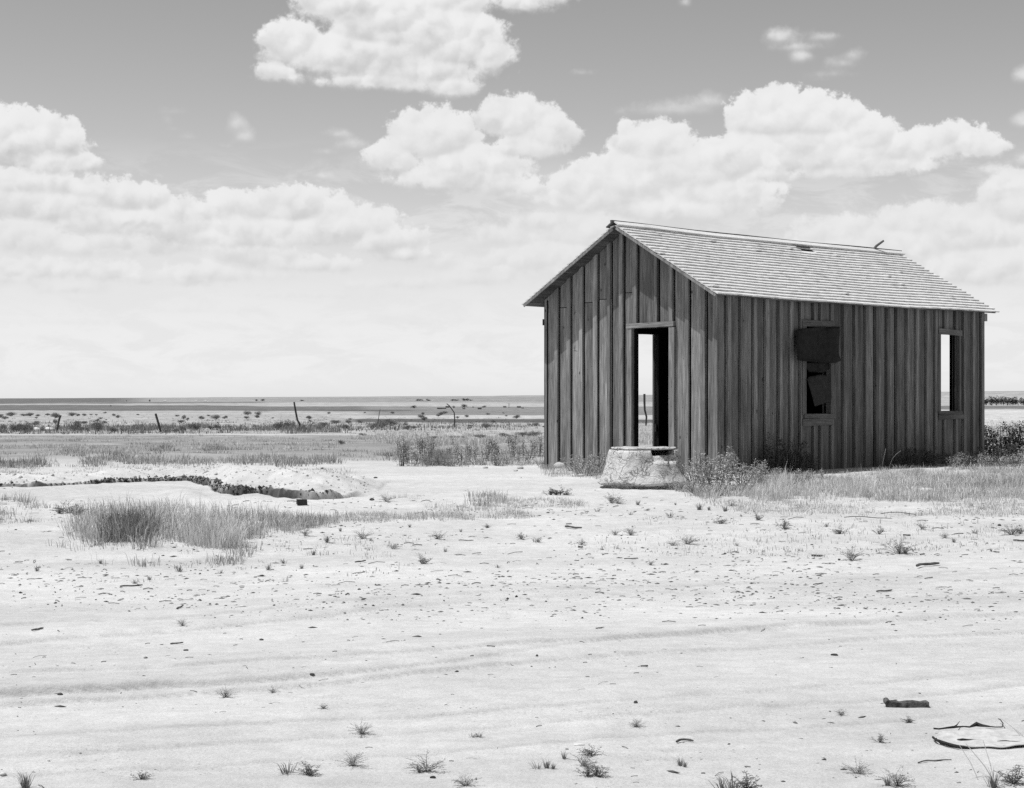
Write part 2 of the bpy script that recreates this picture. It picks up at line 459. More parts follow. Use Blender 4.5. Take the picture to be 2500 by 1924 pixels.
n = mk('sand_and_fields'); o = n.obj(); at = n.n('ShaderNodeAttribute', attribute_name='col')
sp = n.n('ShaderNodeSeparateColor'); n.l(at.outputs['Color'], sp.inputs[0])
big = n.ramp(n.noise(o, .55, 5, .6), .25, .75, .90, 1.08)
med = n.ramp(n.noise(n.scale(o, (1, 1.6, 1)), 6, 5, .65), .25, .75, .90, 1.08)
fin = n.ramp(n.noise(o, 70, 4, .7), .25, .75, .88, 1.1)
c = n.math('MULTIPLY', n.math('MULTIPLY', sp.outputs[0], big), n.math('MULTIPLY', med, fin))
# crumbs of bark and dark grit lying in drifts
v1 = n.vor(o, 26); v2 = n.vor(o, 70)
dr = n.ramp(n.noise(n.scale(o, (.6, 1.3, 1)), 1.7, 4, .6), .52, .66)
k1 = n.ramp(v1.outputs['Distance'], .10, .16, .35, 1)
k2 = n.ramp(v2.outputs['Distance'], .12, .2, .55, 1)
spk = n.math('ADD', n.math('MULTIPLY', n.math('SUBTRACT', n.math('MULTIPLY', k1, k2), 1), n.math('MULTIPLY', dr, sp.outputs[1])), 1)
c = n.math('MULTIPLY', c, spk)
hb = n.math('ADD', n.math('MULTIPLY', n.noise(o, 24, 6, .7), .7), n.math('MULTIPLY', n.noise(o, 120, 3, .6), .25))
hb = n.math('MULTIPLY', hb, sp.outputs[1])
M['ground'] = n.finish(c, .95, hb, .018, .75, .1)
build_ground()

# ------------------------------------------------------------------ shack
def house_ray(px):
    a = (px - CX) / F
    d = np.array([a, 1.0]); o = -A0
    return np.array([o @ U, o @ V]), np.array([d @ U, d @ V])
def s_front(px):                      # place along the gable wall
    o, d = house_ray(px); t = -o[1] / d[1]; return o[0] + t * d[0]
def t_long(px):                       # place along the long wall
    o, d = house_ray(px); t = (W - o[0]) / d[0]; return o[1] + t * d[1]
def zf(px, py, plane, val):
    o, d = house_ray(px); i = 0 if plane == 'x' else 1
    t = (val - o[i]) / d[i]
    return CAMZ - (py - CY) / F * t - ZB
def hit(px, plane, val):
    o, d = house_ray(px); i = 0 if plane == 'x' else 1
    t = (val - o[i]) / d[i]; return o[1 - i] + t * d[1 - i]

shack = tag(empty('wooden_shack', (A0[0], A0[1], ZB), -TH),
            'abandoned board and batten wooden shack with shingled gable roof and empty doorway', 'shack')
EZ, RZ, RX = 2.655, 3.80, W / 2       # deck height at the eave tips and at the ridge
OS, OF, OB = .191, .275, .14
SL = (RZ - EZ) / (RX + OS)
def roof_z(x): return EZ + SL * (min(x, W - x) + OS)
ZBOT = -.16

# openings
dz0, dz1 = .14, zf(1590, 800.5, 'y', 0)
DOOR = (s_front(1546), s_front(1637), dz0, dz1)
w1 = (t_long(1964), t_long(2024)); w1z = (zf(1990, 1010, 'x', W), zf(1990, 798, 'x', W))
w2 = (t_long(2292.5), t_long(2338)); w2z = (zf(2315, 1003, 'x', W), zf(2315, 816.5, 'x', W))
ld = (hit(1558, 'x', 0.0) - .16, hit(1592.5, 'x', .0) + .05); ldz = (.12, zf(1577, 816.5, 'x', 0.0))
bw = sorted((hit(2286, 'y', L), hit(2319.5, 'y', L - .0))); bw = [bw[0] - .25, bw[1] + .05]; bwz = (.4, 2.35)

def wall(name, mat_board, lines, span, holes, plane, off, outward, top, joints=(), bw_=.072, seed=1, gap='r'):
    """board and batten wall. plane 'y': runs along x at y=off, 'x': runs along y at x=off. outward = +-1"""
    rr = random.Random(seed)
    board, batt, back = MB(), MB(), MB()
    def put(mb, a0, a1, d0, d1, z0, z1a, z1b, tl=0.0):
        z0b = z0
        e0, e1 = off + outward * d0, off + outward * d1
        lo, hi = min(e0, e1), max(e0, e1)
        if plane == 'y':
            mb.hexa([(a0 + tl, lo, z0), (a1 + tl, lo, z0b), (a1 + tl, hi, z0b), (a0 + tl, hi, z0), (a0, lo, z1a), (a1, lo, z1b), (a1, hi, z1b), (a0, hi, z1a)])
        else:
            mb.hexa([(lo, a0 + tl, z0), (hi, a0 + tl, z0), (hi, a1 + tl, z0b), (lo, a1 + tl, z0b), (lo, a0, z1a), (hi, a0, z1a), (hi, a1, z1b), (lo, a1, z1b)])
    def pieces(a0, a1):
        """vertical runs left over by the openings for a strip a0..a1"""
        cuts = []
        for h0, h1, hz0, hz1 in holes:
            if a1 > h0 + .004 and a0 < h1 - .004: cuts.append((hz0, hz1))
        if not cuts: return [(ZBOT, None)]
        z0, z1 = cuts[0]
        return [(ZBOT, z0), (z1, None)]
    def strip(mb, a0, a1, d0, d1, cut=None):
        # split where an opening starts or ends inside the strip
        xs = [a0, a1]
        for h0, h1, _, _ in holes:
            for h in (h0, h1):
                if a0 + .006 < h < a1 - .006: xs.append(h)
        xs = sorted(xs)
        for x0, x1 in zip(xs[:-1], xs[1:]):
            for z0, z1 in pieces(x0, x1):
                zb = z0 + (rr.uniform(-.03, .03) if z0 == ZBOT else 0)
                if z1 is not None: put(mb, x0, x1, d0, d1, zb, z1, z1)
                else:
                    m = [x0] + ([RX] if plane == 'y' and x0 < RX < x1 else []) + [x1]
                    for p, q in zip(m[:-1], m[1:]):
                        if cut and z0 == ZBOT:
                            put(mb, p, q, d0, d1, zb, cut - .012, cut - .012)
                            put(mb, p, q, d0, d1 - .003, cut, top(p), top(q))
                        else: put(mb, p, q, d0, d1, zb, top(p), top(q), rr.uniform(-.011, .011) if mb is batt and len(m) == 2 and len(xs) == 2 and z0 == ZBOT else 0)
    edges = [span[0]] + list(lines) + [span[1]]
    for i in range(len(edges) - 1):
        a0, a1 = edges[i], edges[i + 1]
        dd = rr.uniform(-.004, .003)
        g0 = 0.038 if i and gap == 'r' else 0            # open joint beside the batten
        cut = None
        for jx, jz in joints:
            if a0 < jx < a1: cut = jz
        b1 = a1 + rr.uniform(-.004, .004); b0 = b1 - bw_ * rr.uniform(.8, 1.2)
        if i == len(edges) - 2: b1 = a1; b0 = a1 - bw_ * 1.2
        bl = 0 if i else .02
        xe = a1 - .003 if gap == 'r' else b0 - rr.uniform(.028, .040)
        xm = (a0 + g0 + xe) / 2 + rr.uniform(-.05, .05)
        if rr.random() < .3 and xe - a0 > .2 and not cut:   # a split board
            strip(board, a0 + g0, xm - .003, -.022, dd, cut); strip(board, xm + .003, xe, -.022, dd - .003, cut)
        else: strip(board, a0 + g0, xe, -.022, dd, cut)
        strip(batt, b0, b1, -.02 if gap == 'l' else .0045, .0045 + rr.uniform(.022, .032))
    strip(back, span[0] + .002, span[1] - .002, -.10, -.06)
    w = board.build(name, mat_board, shack)
    batt.build('batten', M['gbatten'] if mat_board is M['gable'] else M['batten'], w)
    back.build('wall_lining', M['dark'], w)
    return w

flat_top = lambda x: roof_z(0) - .035
gab_top = lambda x: roof_z(max(0, min(W, x))) - .035
c1 = lambda x: 1250 + x / 2.2415
c2 = lambda x: 1850 + x / 2.2415
fl = [s_front(c1(x)) for x in (255, 322, 390, 470, 543, 612, 688, 800, 884, 970, 1062)]
front = wall('gable_wall', M['gable'], fl, (0, W), [DOOR], 'y', 0, -1, gab_top,
             joints=[(s_front(c1(290)), 2.60), (s_front(c1(430)), 2.66), (s_front(c1(500)), 2.70), (s_front(c1(650)), 2.78)], seed=3)
ll = [t_long(c1(x)) for x in (1190, 1262, 1335, 1400)] + [t_long(c2(x)) for x in (58, 125, 190, 245, 316, 350, 408, 478, 538, 597, 655, 712, 765, 822, 875, 930, 978, 1028, 1088, 1133, 1181)]
side_ = wall('wall', M['siding'], ll, (0.0, L), [(w1[0], w1[1], w1z[0], w1z[1]), (w2[0], w2[1], w2z[0], w2z[1])], 'x', W, 1, flat_top, seed=5, gap='l')
wall('wall', M['siding'], list(np.arange(.3, L - .1, .3)), (0.0, L), [(ld[0], ld[1], ldz[0], ldz[1])], 'x', 0, -1, flat_top, seed=8)
wall('gable_wall', M['siding'], list(np.arange(.3, W - .1, .3)), (0.0, W), [(bw[0], bw[1], bwz[0], bwz[1])], 'y', L, 1, gab_top, seed=9)

# opening trim
def frame(name, plane, off, out, h, parts, mat_v, mat_h, deep=.10):
    """parts: list of (kind, a0, a1, z0, z1, d0, d1, zright)"""
    fr = None
    for kind, a0, a1, z0, z1, d0, d1, sl in parts:
        mb = MB(); e0, e1 = sorted((off + out * d0, off + out * d1))
        if plane == 'y':
            mb.hexa([(a0, e0, z0), (a1, e0, z0 + sl), (a1, e1, z0 + sl), (a0, e1, z0), (a0, e0, z1), (a1, e0, z1 + sl), (a1, e1, z1 + sl), (a0, e1, z1)])
        else:
            mb.hexa([(e0, a0, z0), (e1, a0, z0), (e1, a1, z0 + sl), (e0, a1, z0 + sl), (e0, a0, z1), (e1, a0, z1), (e1, a1, z1 + sl), (e0, a1, z1 + sl)])
        m = mat_h if kind in ('head', 'sill', 'apron') else mat_v
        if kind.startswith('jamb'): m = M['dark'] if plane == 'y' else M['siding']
        if fr is None: fr = mb.build(name, m, shack)
        else: mb.build(kind, m, fr)
    return fr
a, b, z0, z1 = DOOR
frame('door_frame', 'y', 0, -1, None, [
    ('casing', s_front(1536.5), a, .02, z1, .001, .045, 0), ('casing', b, s_front(1650), .02, z1, .001, .045, 0),
    ('head', s_front(1535) - .01, s_front(1649), z1 + .002, z1 + .075, .002, .052, .012),
    ('jamb', a - .03, a - .002, .02, z1, -.125, -.002, 0), ('jamb', b + .002, b + .03, .02, z1, -.125, -.002, 0),
    ('jamb_head', a, b, z1 + .003, z1 + .03, -.15, -.002, 0), ('sill', a - .05, b + .05, .03, .12, -.15, .03, 0)], M['trim'], M['trimx'])
a, b = w1; z0, z1 = w1z
wf1 = frame('window', 'x', W, 1, None, [
    ('casing', t_long(1954.5), a, z0 - .02, z1, .001, .04, 0), ('casing', b, t_long(2032), z0 - .02, z1, .001, .04, 0),
    ('head', t_long(1954), t_long(2033), z1 + .002, z1 + .10, .002, .042, 0),
    ('sill', t_long(1958), t_long(2032.5), z0 - .07, z0 - .003, -.12, .055, -.005),
    ('apron', t_long(1955), t_long(2028), z0 - .19, z0 - .082, .004, .045, .01),
    ('jamb', a - .03, a - .002, z0, z1, -.13, -.002, 0), ('jamb', b + .002, b + .03, z0, z1, -.13, -.002, 0)], M['casing'], M['trimy'])
a, b = w2; z0, z1 = w2z
wf2 = frame('window', 'x', W, 1, None, [
    ('casing', t_long(2286), a, z0 - .02, z1, .001, .04, 0), ('casing', b, t_long(2342), z0 - .02, z1, .001, .04, 0),
    ('head', t_long(2287.5), t_long(2344), z1 + .002, z1 + .095, .002, .045, -.02),
    ('sill', t_long(2286), t_long(2343), z0 - .05, z0 - .003, -.12, .06, -.01),
    ('apron', t_long(2287), t_long(2349), z0 - .15, z0 - .062, .004, .045, .008),
    ('jamb', a - .03, a - .002, z0, z1, -.11, -.002, 0), ('jamb', b + .002, b + .03, z0, z1, -.11, -.002, 0),
    ], M['casing'], M['trimy'])
wf1['label'] = 'window half covered by black tar paper'; wf2['label'] = 'empty window open to the sky behind'; front['label'] = 'sunlit gable wall with the empty doorway'
a, b = ld; z0, z1 = ldz
frame('door_frame', 'x', 0, -1, None, [
    ('casing', a - .10, a, .02, z1, .001, .04, 0), ('casing', b, b + .10, .02, z1, .001, .04, 0),
    ('head', a - .1, b + .1, z1 + .002, z1 + .1, .001, .04, 0),
    ], M['casing'], M['trimy'])
mb = MB(); mb.box(.04, .075, b - .035, b + .0, .55, .68); mb.build('latch', M['char'], shack)
# floor and ceiling joists of the dark interior
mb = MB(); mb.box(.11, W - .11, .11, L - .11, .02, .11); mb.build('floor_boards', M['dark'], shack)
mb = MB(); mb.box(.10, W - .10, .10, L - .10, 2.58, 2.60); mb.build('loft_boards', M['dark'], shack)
# sill beam ends and wall plate ends
mb = MB(); mb.box(W - .12, W + .012, L + .03, L + .135, EZ - .155, EZ - .02); mb.build('wall_plate', M['trim'], shack)
mb = MB(); mb.box(-.055, -.03, .02, .10, EZ - .33, EZ - .23); mb.build('cleat', M['char'], shack)
# little lifted slivers and a pale peg on the front boards
for x, y, l_, t_ in ((338, 600, .09, .6), (338, 795, .11, .65), (637, 275, .07, 1.1), (1103, 915, .06, 0.1)):
    mb = MB(); s0 = s_front(c1(x)); zz = zf(c1(x), 500 + y / 2.2415, 'y', 0)
    dx, dz = math.sin(t_) * l_, math.cos(t_) * l_
    mb.add([(s0 - .012, -.004, zz), (s0 + .012, -.004, zz - .006), (s0 + dx, -.035, zz + dz), (s0 + dx * .5, -.012, zz + dz * .45), (s0, -.0035, zz + .02)], [(0, 1, 3, 4), (1, 2, 3), (2, 4, 3)])
    mb.build('splinter', M['trim'], front)

# roof ----------------------------------------------------------------
def slope_pt(side, s, y, h):
    """s metres down from the ridge along the slope, h above the deck; side -1 left, +1 right"""
    ln = math.hypot(RX + OS, RZ - EZ); cx, cz = (RX + OS) / ln, (RZ - EZ) / ln
    sg_ = -.020 * math.sin(PI * max(0, min(1, (y + .2) / (L + .3)))) + .004 * math.sin(y * 2.1 + side * 1.3)
    return (RX + side * (cx * s + cz * h), y, RZ - cz * s + cx * h + sg_)
LS = math.hypot(RX + OS, RZ - EZ)
def sag(y, s): return -.018 * math.sin(PI * max(0, min(1, y / L))) + .010 * math.sin(y * 2.3 + s) * .5
deck = MB()
for sd in (-1, 1):
    s = 0.0
    while s < LS - .02:
        w_ = min(random.choice((.14, .19, .16)), LS - s)
        y0, y1 = -OF + random.uniform(0, .012), L + OB - random.uniform(0, .02)
        for q in range(14):
            ya, yb = y0 + (y1 - y0) * q / 14, y0 + (y1 - y0) * (q + 1) / 14
            P = [slope_pt(sd, s + .004, ya, -.022), slope_pt(sd, s + .004, yb, -.022), slope_pt(sd, s + w_ - .004, yb, -.022), slope_pt(sd, s + w_ - .004, ya, -.022)]
            Q = [slope_pt(sd, s + .004, ya, 0), slope_pt(sd, s + .004, yb, 0), slope_pt(sd, s + w_ - .004, yb, 0), slope_pt(sd, s + w_ - .004, ya, 0)]
            deck.hexa(P + Q if sd > 0 else P[::-1] + Q[::-1])
        s += w_
roof = deck.build('roof', M['deck'], shack)
sh = MB()
EXPO = .108
rr = random.Random(21)
for sd in (-1, 1):
    nco = int(LS / EXPO) + 1
    for k in range(nco):
        butt = LS + .025 - k * EXPO
        if butt < .06: break
        y = -OF - .02
        wob_ = rr.uniform(0, 6)
        while y < L + OB:
            w_ = rr.uniform(.07, .15)
            y1 = min(y + w_, L + OB + rr.uniform(-.01, .05))
            if y1 - y < .03: break
            bt = butt + rr.uniform(-.003, .003) * (1.8 if k == 0 else 1) + .004 * math.sin(y * 1.7 + wob_)
            tp = max(bt - EXPO - .05, .0)
            miss = (sd == 1 and k == nco - 3 and 4.05 < y < 4.55) or rr.random() < .0008
            if not miss:
                gp = rr.uniform(.002, .006)
                lift = rr.uniform(0, .003) + (rr.uniform(.006, .016) if rr.random() < .008 else 0)
                tw = rr.uniform(-.0015, .0015)
                h0, h1 = .003, .014 + lift
                th = rr.uniform(.021, .026)
                ya, yb = y + gp * .5, y1 - gp * .5
                P = [slope_pt(sd, tp, ya, h0), slope_pt(sd, tp, yb, h0), slope_pt(sd, bt, yb, h1 + tw), slope_pt(sd, bt + rr.uniform(-.003, .003), ya, h1 - tw)]
                Q = [slope_pt(sd, tp, ya, h0 + .003), slope_pt(sd, tp, yb, h0 + .003), slope_pt(sd, bt, yb, h1 + tw + th), slope_pt(sd, bt, ya, h1 - tw + th)]
                sh.hexa(P + Q if sd > 0 else P[::-1] + Q[::-1])
            y = y1
sh.build('shingles', M['shingle'], roof)
# ridge boards: warped planks, the sunlit flat one on the near slope
for sd, s0, s1, h, y0, y1 in ((1, -.02, .085, .045, -OF - .03, L + OB + .05), (-1, .0, .13, .05, -OF - .05, L + OB - .2)):
    mb = MB(); ny = 10
    for i in range(ny):
        ya, yb = y0 + (y1 - y0) * i / ny, y0 + (y1 - y0) * (i + 1) / ny
        ja, jb = .006 * math.sin(i * 1.3), .006 * math.sin((i + 1) * 1.3)
        P = [slope_pt(sd, s0, ya, h + ja), slope_pt(sd, s0, yb, h + jb), slope_pt(sd, s1, yb, h + jb - .004), slope_pt(sd, s1, ya, h + ja - .004)]
        Q = [slope_pt(sd, s0, ya, h + ja + .02), slope_pt(sd, s0, yb, h + jb + .02), slope_pt(sd, s1, yb, h + jb + .016), slope_pt(sd, s1, ya, h + ja + .016)]
        mb.hexa(P + Q if sd > 0 else P[::-1] + Q[::-1])
    mb.build('ridge_board', M['shingle'] if sd > 0 else M['ridge'], roof)
# dark saddle strip standing along the ridge
mb = MB(); ny = 12
for i in range(ny):
    ya, yb = -OF - .07 + (L + OF + OB + .16) * i / ny, -OF - .07 + (L + OF + OB + .16) * (i + 1) / ny
    za, zb2 = slope_pt(1, 0, ya, 0)[2], slope_pt(1, 0, yb, 0)[2]
    mb.hexa([(RX - .035, ya, za + .045), (RX, ya, za + .045), (RX, yb, zb2 + .045), (RX - .035, yb, zb2 + .045), (RX - .035, ya, za + .083), (RX, ya, za + .083), (RX, yb, zb2 + .083), (RX - .035, yb, zb2 + .083)])
mb.build('ridge_strip', M['ridge'], roof)
# barge strips under the shingle edge at the gable
for sd in (-1, 1):
    mb = MB()
    P = [slope_pt(sd, .05, -OF - .018, -.04), slope_pt(sd, .05, -OF - .004, -.04), slope_pt(sd, LS, -OF - .004, -.04), slope_pt(sd, LS, -OF - .018, -.04)]
    Q = [slope_pt(sd, .05, -OF - .018, -.002), slope_pt(sd, .05, -OF - .004, -.002), slope_pt(sd, LS, -OF - .004, -.002), slope_pt(sd, LS, -OF - .018, -.002)]
    mb.hexa(P + Q if sd > 0 else P[::-1] + Q[::-1]); mb.build('barge_strip', M['trim'], roof)

def to_world(x, y, z):
    p = A0 + x * U + y * V; return (p[0], p[1], z + ZB)

# stick leaning over the ridge
mb = MB(); mb.tube([(0, 0, -.03), (.06, .045, .05), (.19, .13, .15)], [.022, .024, .02], 6, .1)
tag(mb.build('stick', M['ridge'], None, to_world(RX, 6.65, RZ + .06), -.2), 'short dark stick jutting up from the far end of the roof ridge', 'stick')
mb = MB(); mb.box(-.028, .028, -.19, .19, 0, .012, .004)
o = mb.build('shingle_scrap', M['char'], None, to_world(*slope_pt(1, .17, 4.3, .045)), -TH); o.rotation_euler = (0, .52, -TH)
tag(o, 'loose dark slab of wood on the roof just below the ridge', 'board')

# tar paper flaps of the covered window
def sheet(name, pts, curl, mat, label, nsub=9, seedv=1):
    """hanging sheet: outline (photo survey on the long wall) filled with a grid, bulging away from the wall"""
    P = np.array([(1900 + x / 5.6056, 760 + y / 5.6056) for x, y in pts])
    yt, yb_ = P[:, 1].min(), P[:, 1].max()
    N = 14
    def side_at(y):
        xs = []
        for i in range(len(P)):
            p, q = P[i], P[(i + 1) % len(P)]
            if (p[1] - y) * (q[1] - y) <= 0 and abs(p[1] - q[1]) > 1e-6:
                xs.append(p[0] + (y - p[1]) / (q[1] - p[1]) * (q[0] - p[0]))
        return (min(xs), max(xs)) if xs else (P[:, 0].mean(),) * 2
    mb = MB(); rr = random.Random(seedv); grid = []
    for i in range(N + 1):
        k = .01 + .98 * i / N
        y = yt + (yb_ - yt) * k
        l_, r_ = side_at(y)
        for j in range(N + 1):
            m = j / N; d = curl(m, k) + rr.uniform(-.003, .003)
            x = l_ + (r_ - l_) * m
            grid.append((hit(x, 'x', W + d), zf(x, y, 'x', W + d), d))
    g_ = np.array(grid); a0, a1 = g_[:, 0].min(), g_[:, 0].max(); zt, zb_ = g_[:, 1].max(), g_[:, 1].min()
    nn = len(grid)
    mb.v = [(W + d, t, z) for t, z, d in grid] + [(W + d - .004, t, z) for t, z, d in grid]
    for i in range(N):
        for j in range(N):
            q = i * (N + 1) + j
            mb.f.append((q, q + 1, q + N + 2, q + N + 1)); mb.f.append((nn + q, nn + q + N + 1, nn + q + N + 2, nn + q + 1))
    for e in range(N):
        for p, q in ((e, e + 1), (N * (N + 1) + e + 1, N * (N + 1) + e), ((e + 1) * (N + 1), e * (N + 1)), (e * (N + 1) + N, (e + 1) * (N + 1) + N)):
            mb.f.append((q, p, nn + p, nn + q))
    # its own origin at the sheet's middle
    cx_, cz_ = (a0 + a1) / 2, (zt + zb_) / 2
    mb.v = [(x - W, y - cx_, z - cz_) for x, y, z in mb.v]
    o = mb.build(name, mat, None, to_world(W, cx_, cz_), -TH, smooth=True)
    return tag(o, label, 'tar paper', 'torn tar paper on the covered window')
sheet('tar_paper', [(240, 270), (305, 215), (845, 205), (830, 580), (865, 685), (770, 715), (265, 690), (262, 600)],
      lambda m, k: .055 + .11 * k * (1 - m) ** 1.5 + .05 * k + .012 * math.sin(m * 9), M['tar'], 'large black sheet of tar paper flapping over the window head', seedv=2)
sheet('tar_paper', [(390, 905), (560, 862), (690, 872), (735, 1190), (690, 1240), (500, 1305), (470, 1180)],
      lambda m, k: .05 + .05 * math.sin(m * 3 + k * 2) * .5 + .03 * k, M['tar2'], 'small greyish scrap of tar paper hanging slanted in the window opening', seedv=3)
sheet('tar_paper', [(350, 700), (700, 700), (706, 790), (640, 830), (560, 850), (470, 800), (420, 830), (362, 760)],
      lambda m, k: .02 + .01 * math.sin(m * 12), M['tar'], 'torn fringe of tar paper under the large black sheet', seedv=4)

# ------------------------------------------------------------------ plastered well curb
wx, wy = gpt(1571, 1194); wy = float(wy) + .52; wx = (1571 - CX) / F * wy
wz = Tz(wx, wy)
well = tag(empty('well_curb', (wx, wy, wz)), 'round cracked plaster well curb with broken rim in front of the doorway', 'well')
def lathe(profile, n, fn, mat, name, parent, closed=False, arc=None):
    mb = MB(); m = len(profile)
    rng = range(n) if arc is None else range(n + 1)
    for i in rng:
        an = 2 * PI * i / n if arc is None else arc[0] + (arc[1] - arc[0]) * i / n
        for k, (r, z) in enumerate(profile):
            r2, z2 = fn(an, k, r, z); mb.v.append((r2 * math.cos(an), r2 * math.sin(an), z2))
    nn = len(list(rng))
    for i in range(n):
        i2 = (i + 1) % nn if arc is None else i + 1
        for k in range(m - 1 if not closed else m):
            k2 = (k + 1) % m
            mb.f.append((i * m + k, i2 * m + k, i2 * m + k2, i * m + k2))
    if arc is not None:
        mb.f.append(tuple(range(m))); mb.f.append(tuple((nn - 1) * m + k for k in range(m))[::-1])
    return mb.build(name, mat, parent, smooth=True)
prof_w = [(.40, -.2), (.505, -.05), (.525, .035), (.575, .045), (.600, .06), (.595, .08), (.568, .11), (.540, .15), (.518, .20), (.500, .25), (.482, .30), (.468, .35), (.452, .40), (.438, .45), (.425, .485), (.35, .485), (.33, .44), (.325, .2), (.325, -.2)]
def wfn(an, k, r, z):
    nz = float(fbm(np.array([math.cos(an) * 3 + 5]), np.array([math.sin(an) * 3 + z * 7]), 91, 4)[0]) - .5
    nf = float(fbm(np.array([an * 9.0]), np.array([z * 22 + 3]), 95, 3)[0]) - .5
    r2 = r + ((.075 * nz + .022 * nf) if 3 <= k <= 14 else 0)
    z2 = z
    if 3 <= k <= 5: z2 += .012 * math.sin(an * 5) + .02 * nz
    # broken front right lip
    b = 1.0 if (-1.40 < an - 2 * PI < -.45) else 0.0
    if k >= 12 and k <= 16: z2 -= b * (.062 + .05 * nf) - .012 * nz
    return r2, z2
lathe(prof_w, 144, wfn, M['plaster'], 'plaster_wall', well)
def rfn(an, k, r, z):
    nz = float(fbm(np.array([math.cos(an) * 6 + 1]), np.array([math.sin(an) * 6]), 93, 4)[0]) - .5
    return r + (nz * .06 if r > .3 else 0), z + (.024 * nz if k > 2 and r > .3 else 0)
lathe([(.0, .492), (.2, .492), (.40, .490), (.418, .500), (.405, .514), (.2, .516), (.0, .516)], 90, rfn, M['plaster'], 'lid_slab', well)

# ------------------------------------------------------------------ fence posts
def post(pts, Yb, r0, r1, label, mat='post'):
    """pts: survey of the stick from foot to tip"""
    P = [((x - CX) / F * Yb, (CY - y) / F * Yb + CAMZ) for x, y in pts]
    bx, bz = P[0]
    gz_ = Tz(bx, Yb)
    path = [(0, 0, -.25)] + [(x - bx, .02 * math.sin(i * 2.1), z - bz + .0) for i, (x, z) in enumerate(P)]
    mb = MB(); m = len(path)
    mb.tube(path, [r0 + (r1 - r0) * i / (m - 1) for i in range(m)], 8, .15)
    tag(mb.build('fence_post', M[mat], None, (bx, Yb, gz_), smooth=False), label, 'fence post', 'crooked fence posts across the plain')
post([(138.5, 1057), (141, 1040), (145, 1024), (147.5, 1015)], d_of_y(1057), .05, .05, 'dark fence post leaning right among sage bushes, leftmost of the posts')
post([(394.5, 1058.5), (389, 1043), (385, 1027), (380, 1009)], d_of_y(1058.5), .055, .05, 'dark fence post leaning left by low brush, second of the posts')
post([(733, 1051), (731, 1035), (726, 1024), (722, 1005), (718, 981)], d_of_y(1052), .065, .045, 'tall knobby fence post leaning left beyond the grass clump')
post([(921, 1044), (923, 1025), (926, 1008), (928, 996)], d_of_y(1046), .028, .018, 'thin faint stick of a fence post standing in brush')
post([(1109.5, 1042), (1110, 1022), (1109, 1006), (1103, 997), (1097, 989), (1090.5, 984)], d_of_y(1043), .055, .03, 'forked fence post with its top bent over to the left')
post([(1577, 1034), (1578.5, 1012), (1574, 995), (1573.5, 975), (1573, 956)], d_of_y(1040), .07, .10, 'crooked fence post seen through the empty doorway')

# ------------------------------------------------------------------ plants: builders
def rnd_leaf(mb, p, d, ln, wd):
    """folded leaf, 2 faces"""
    d = d.normalized(); s_ = d.cross(Vector((random.uniform(-.3, .3), random.uniform(-.3, .3), 1))).normalized()
    up = s_.cross(d)
    m = p + d * ln * .45
    mb.add([p, m + s_ * wd * .5 + up * wd * .12, p + d * ln - up * ln * .12, m - s_ * wd * .5 + up * wd * .12], [(0, 1, 2), (0, 2, 3)])

def weed_meshes(h, spread, nst, seed, leaf=.045, dens=1.0, mat='leaf', bushy=.5):
    random.seed(seed)
    st, lf = MB(), MB()
    for i in range(nst):
        az = random.uniform(0, 2 * PI); rr_ = spread * math.sqrt(random.random())
        b = Vector((math.cos(az) * rr_ * .35, math.sin(az) * rr_ * .35, -.02))
        hh = h * random.uniform(.55, 1) * (1 - .35 * rr_ / max(spread, .01)); tip = Vector((math.cos(az) * rr_, math.sin(az) * rr_, hh))
        mid = (b + tip) / 2 + Vector((random.uniform(-.03, .03), random.uniform(-.03, .03), hh * .08))
        path = [b, (b + mid) / 2, mid, (mid + tip) / 2 + Vector((0, 0, hh * .04)), tip]
        st.tube(path, [.006, .005, .0045, .004, .002], 4)
        nl = int(hh * 110 * dens)
        for q in range(nl):
            k = random.uniform(.12, 1) ** .8
            f = k * 4; a = min(int(f), 3); p = path[a].lerp(path[a + 1], f - a)
            la = random.uniform(0, 2 * PI)
            # side twigs carry leaves out from the stem, shorter towards the top
            out = random.uniform(0, bushy) * .22 * (1.1 - k)
            p = p + Vector((math.cos(la) * out, math.sin(la) * out, random.uniform(-.01, .02)))
            d = Vector((math.cos(la), math.sin(la), random.uniform(.1, 1.1)))
            s_ = leaf * random.uniform(.6, 1.2) * (1.15 - .5 * k)
            rnd_leaf(lf, p, d, s_, s_ * .5)
    return st.mesh('stem', M['stem']), lf.mesh('foliage', M[mat])

def put_plant(name, meshes, x, y, s, rz, label, cat, group, z=None, sx=1.0):
    r = empty(name, (x, y, Tz(x, y) if z is None else z), rz)
    r.scale = (s * sx, s * sx, s)
    for nm, me in zip(('stem', 'foliage'), meshes): link_mesh(nm, me, r)
    return tag(r, label, cat, group)

WEED_TALL = [weed_meshes(.60, .15, 6, 100 + i, .052, 1.7, 'leaf', .8) for i in range(4)]
WEED_BUSH = [weed_meshes(.42, .28, 11, 120 + i, .046, 1.15, 'leaf', .9) for i in range(4)]
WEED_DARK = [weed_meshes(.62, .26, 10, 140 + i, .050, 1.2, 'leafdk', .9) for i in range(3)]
WEED_FINE = [weed_meshes(.26, .30, 26, 160 + i, .022, 1.9, 'leaf', .6) for i in range(3)]
rp = random.Random(5)

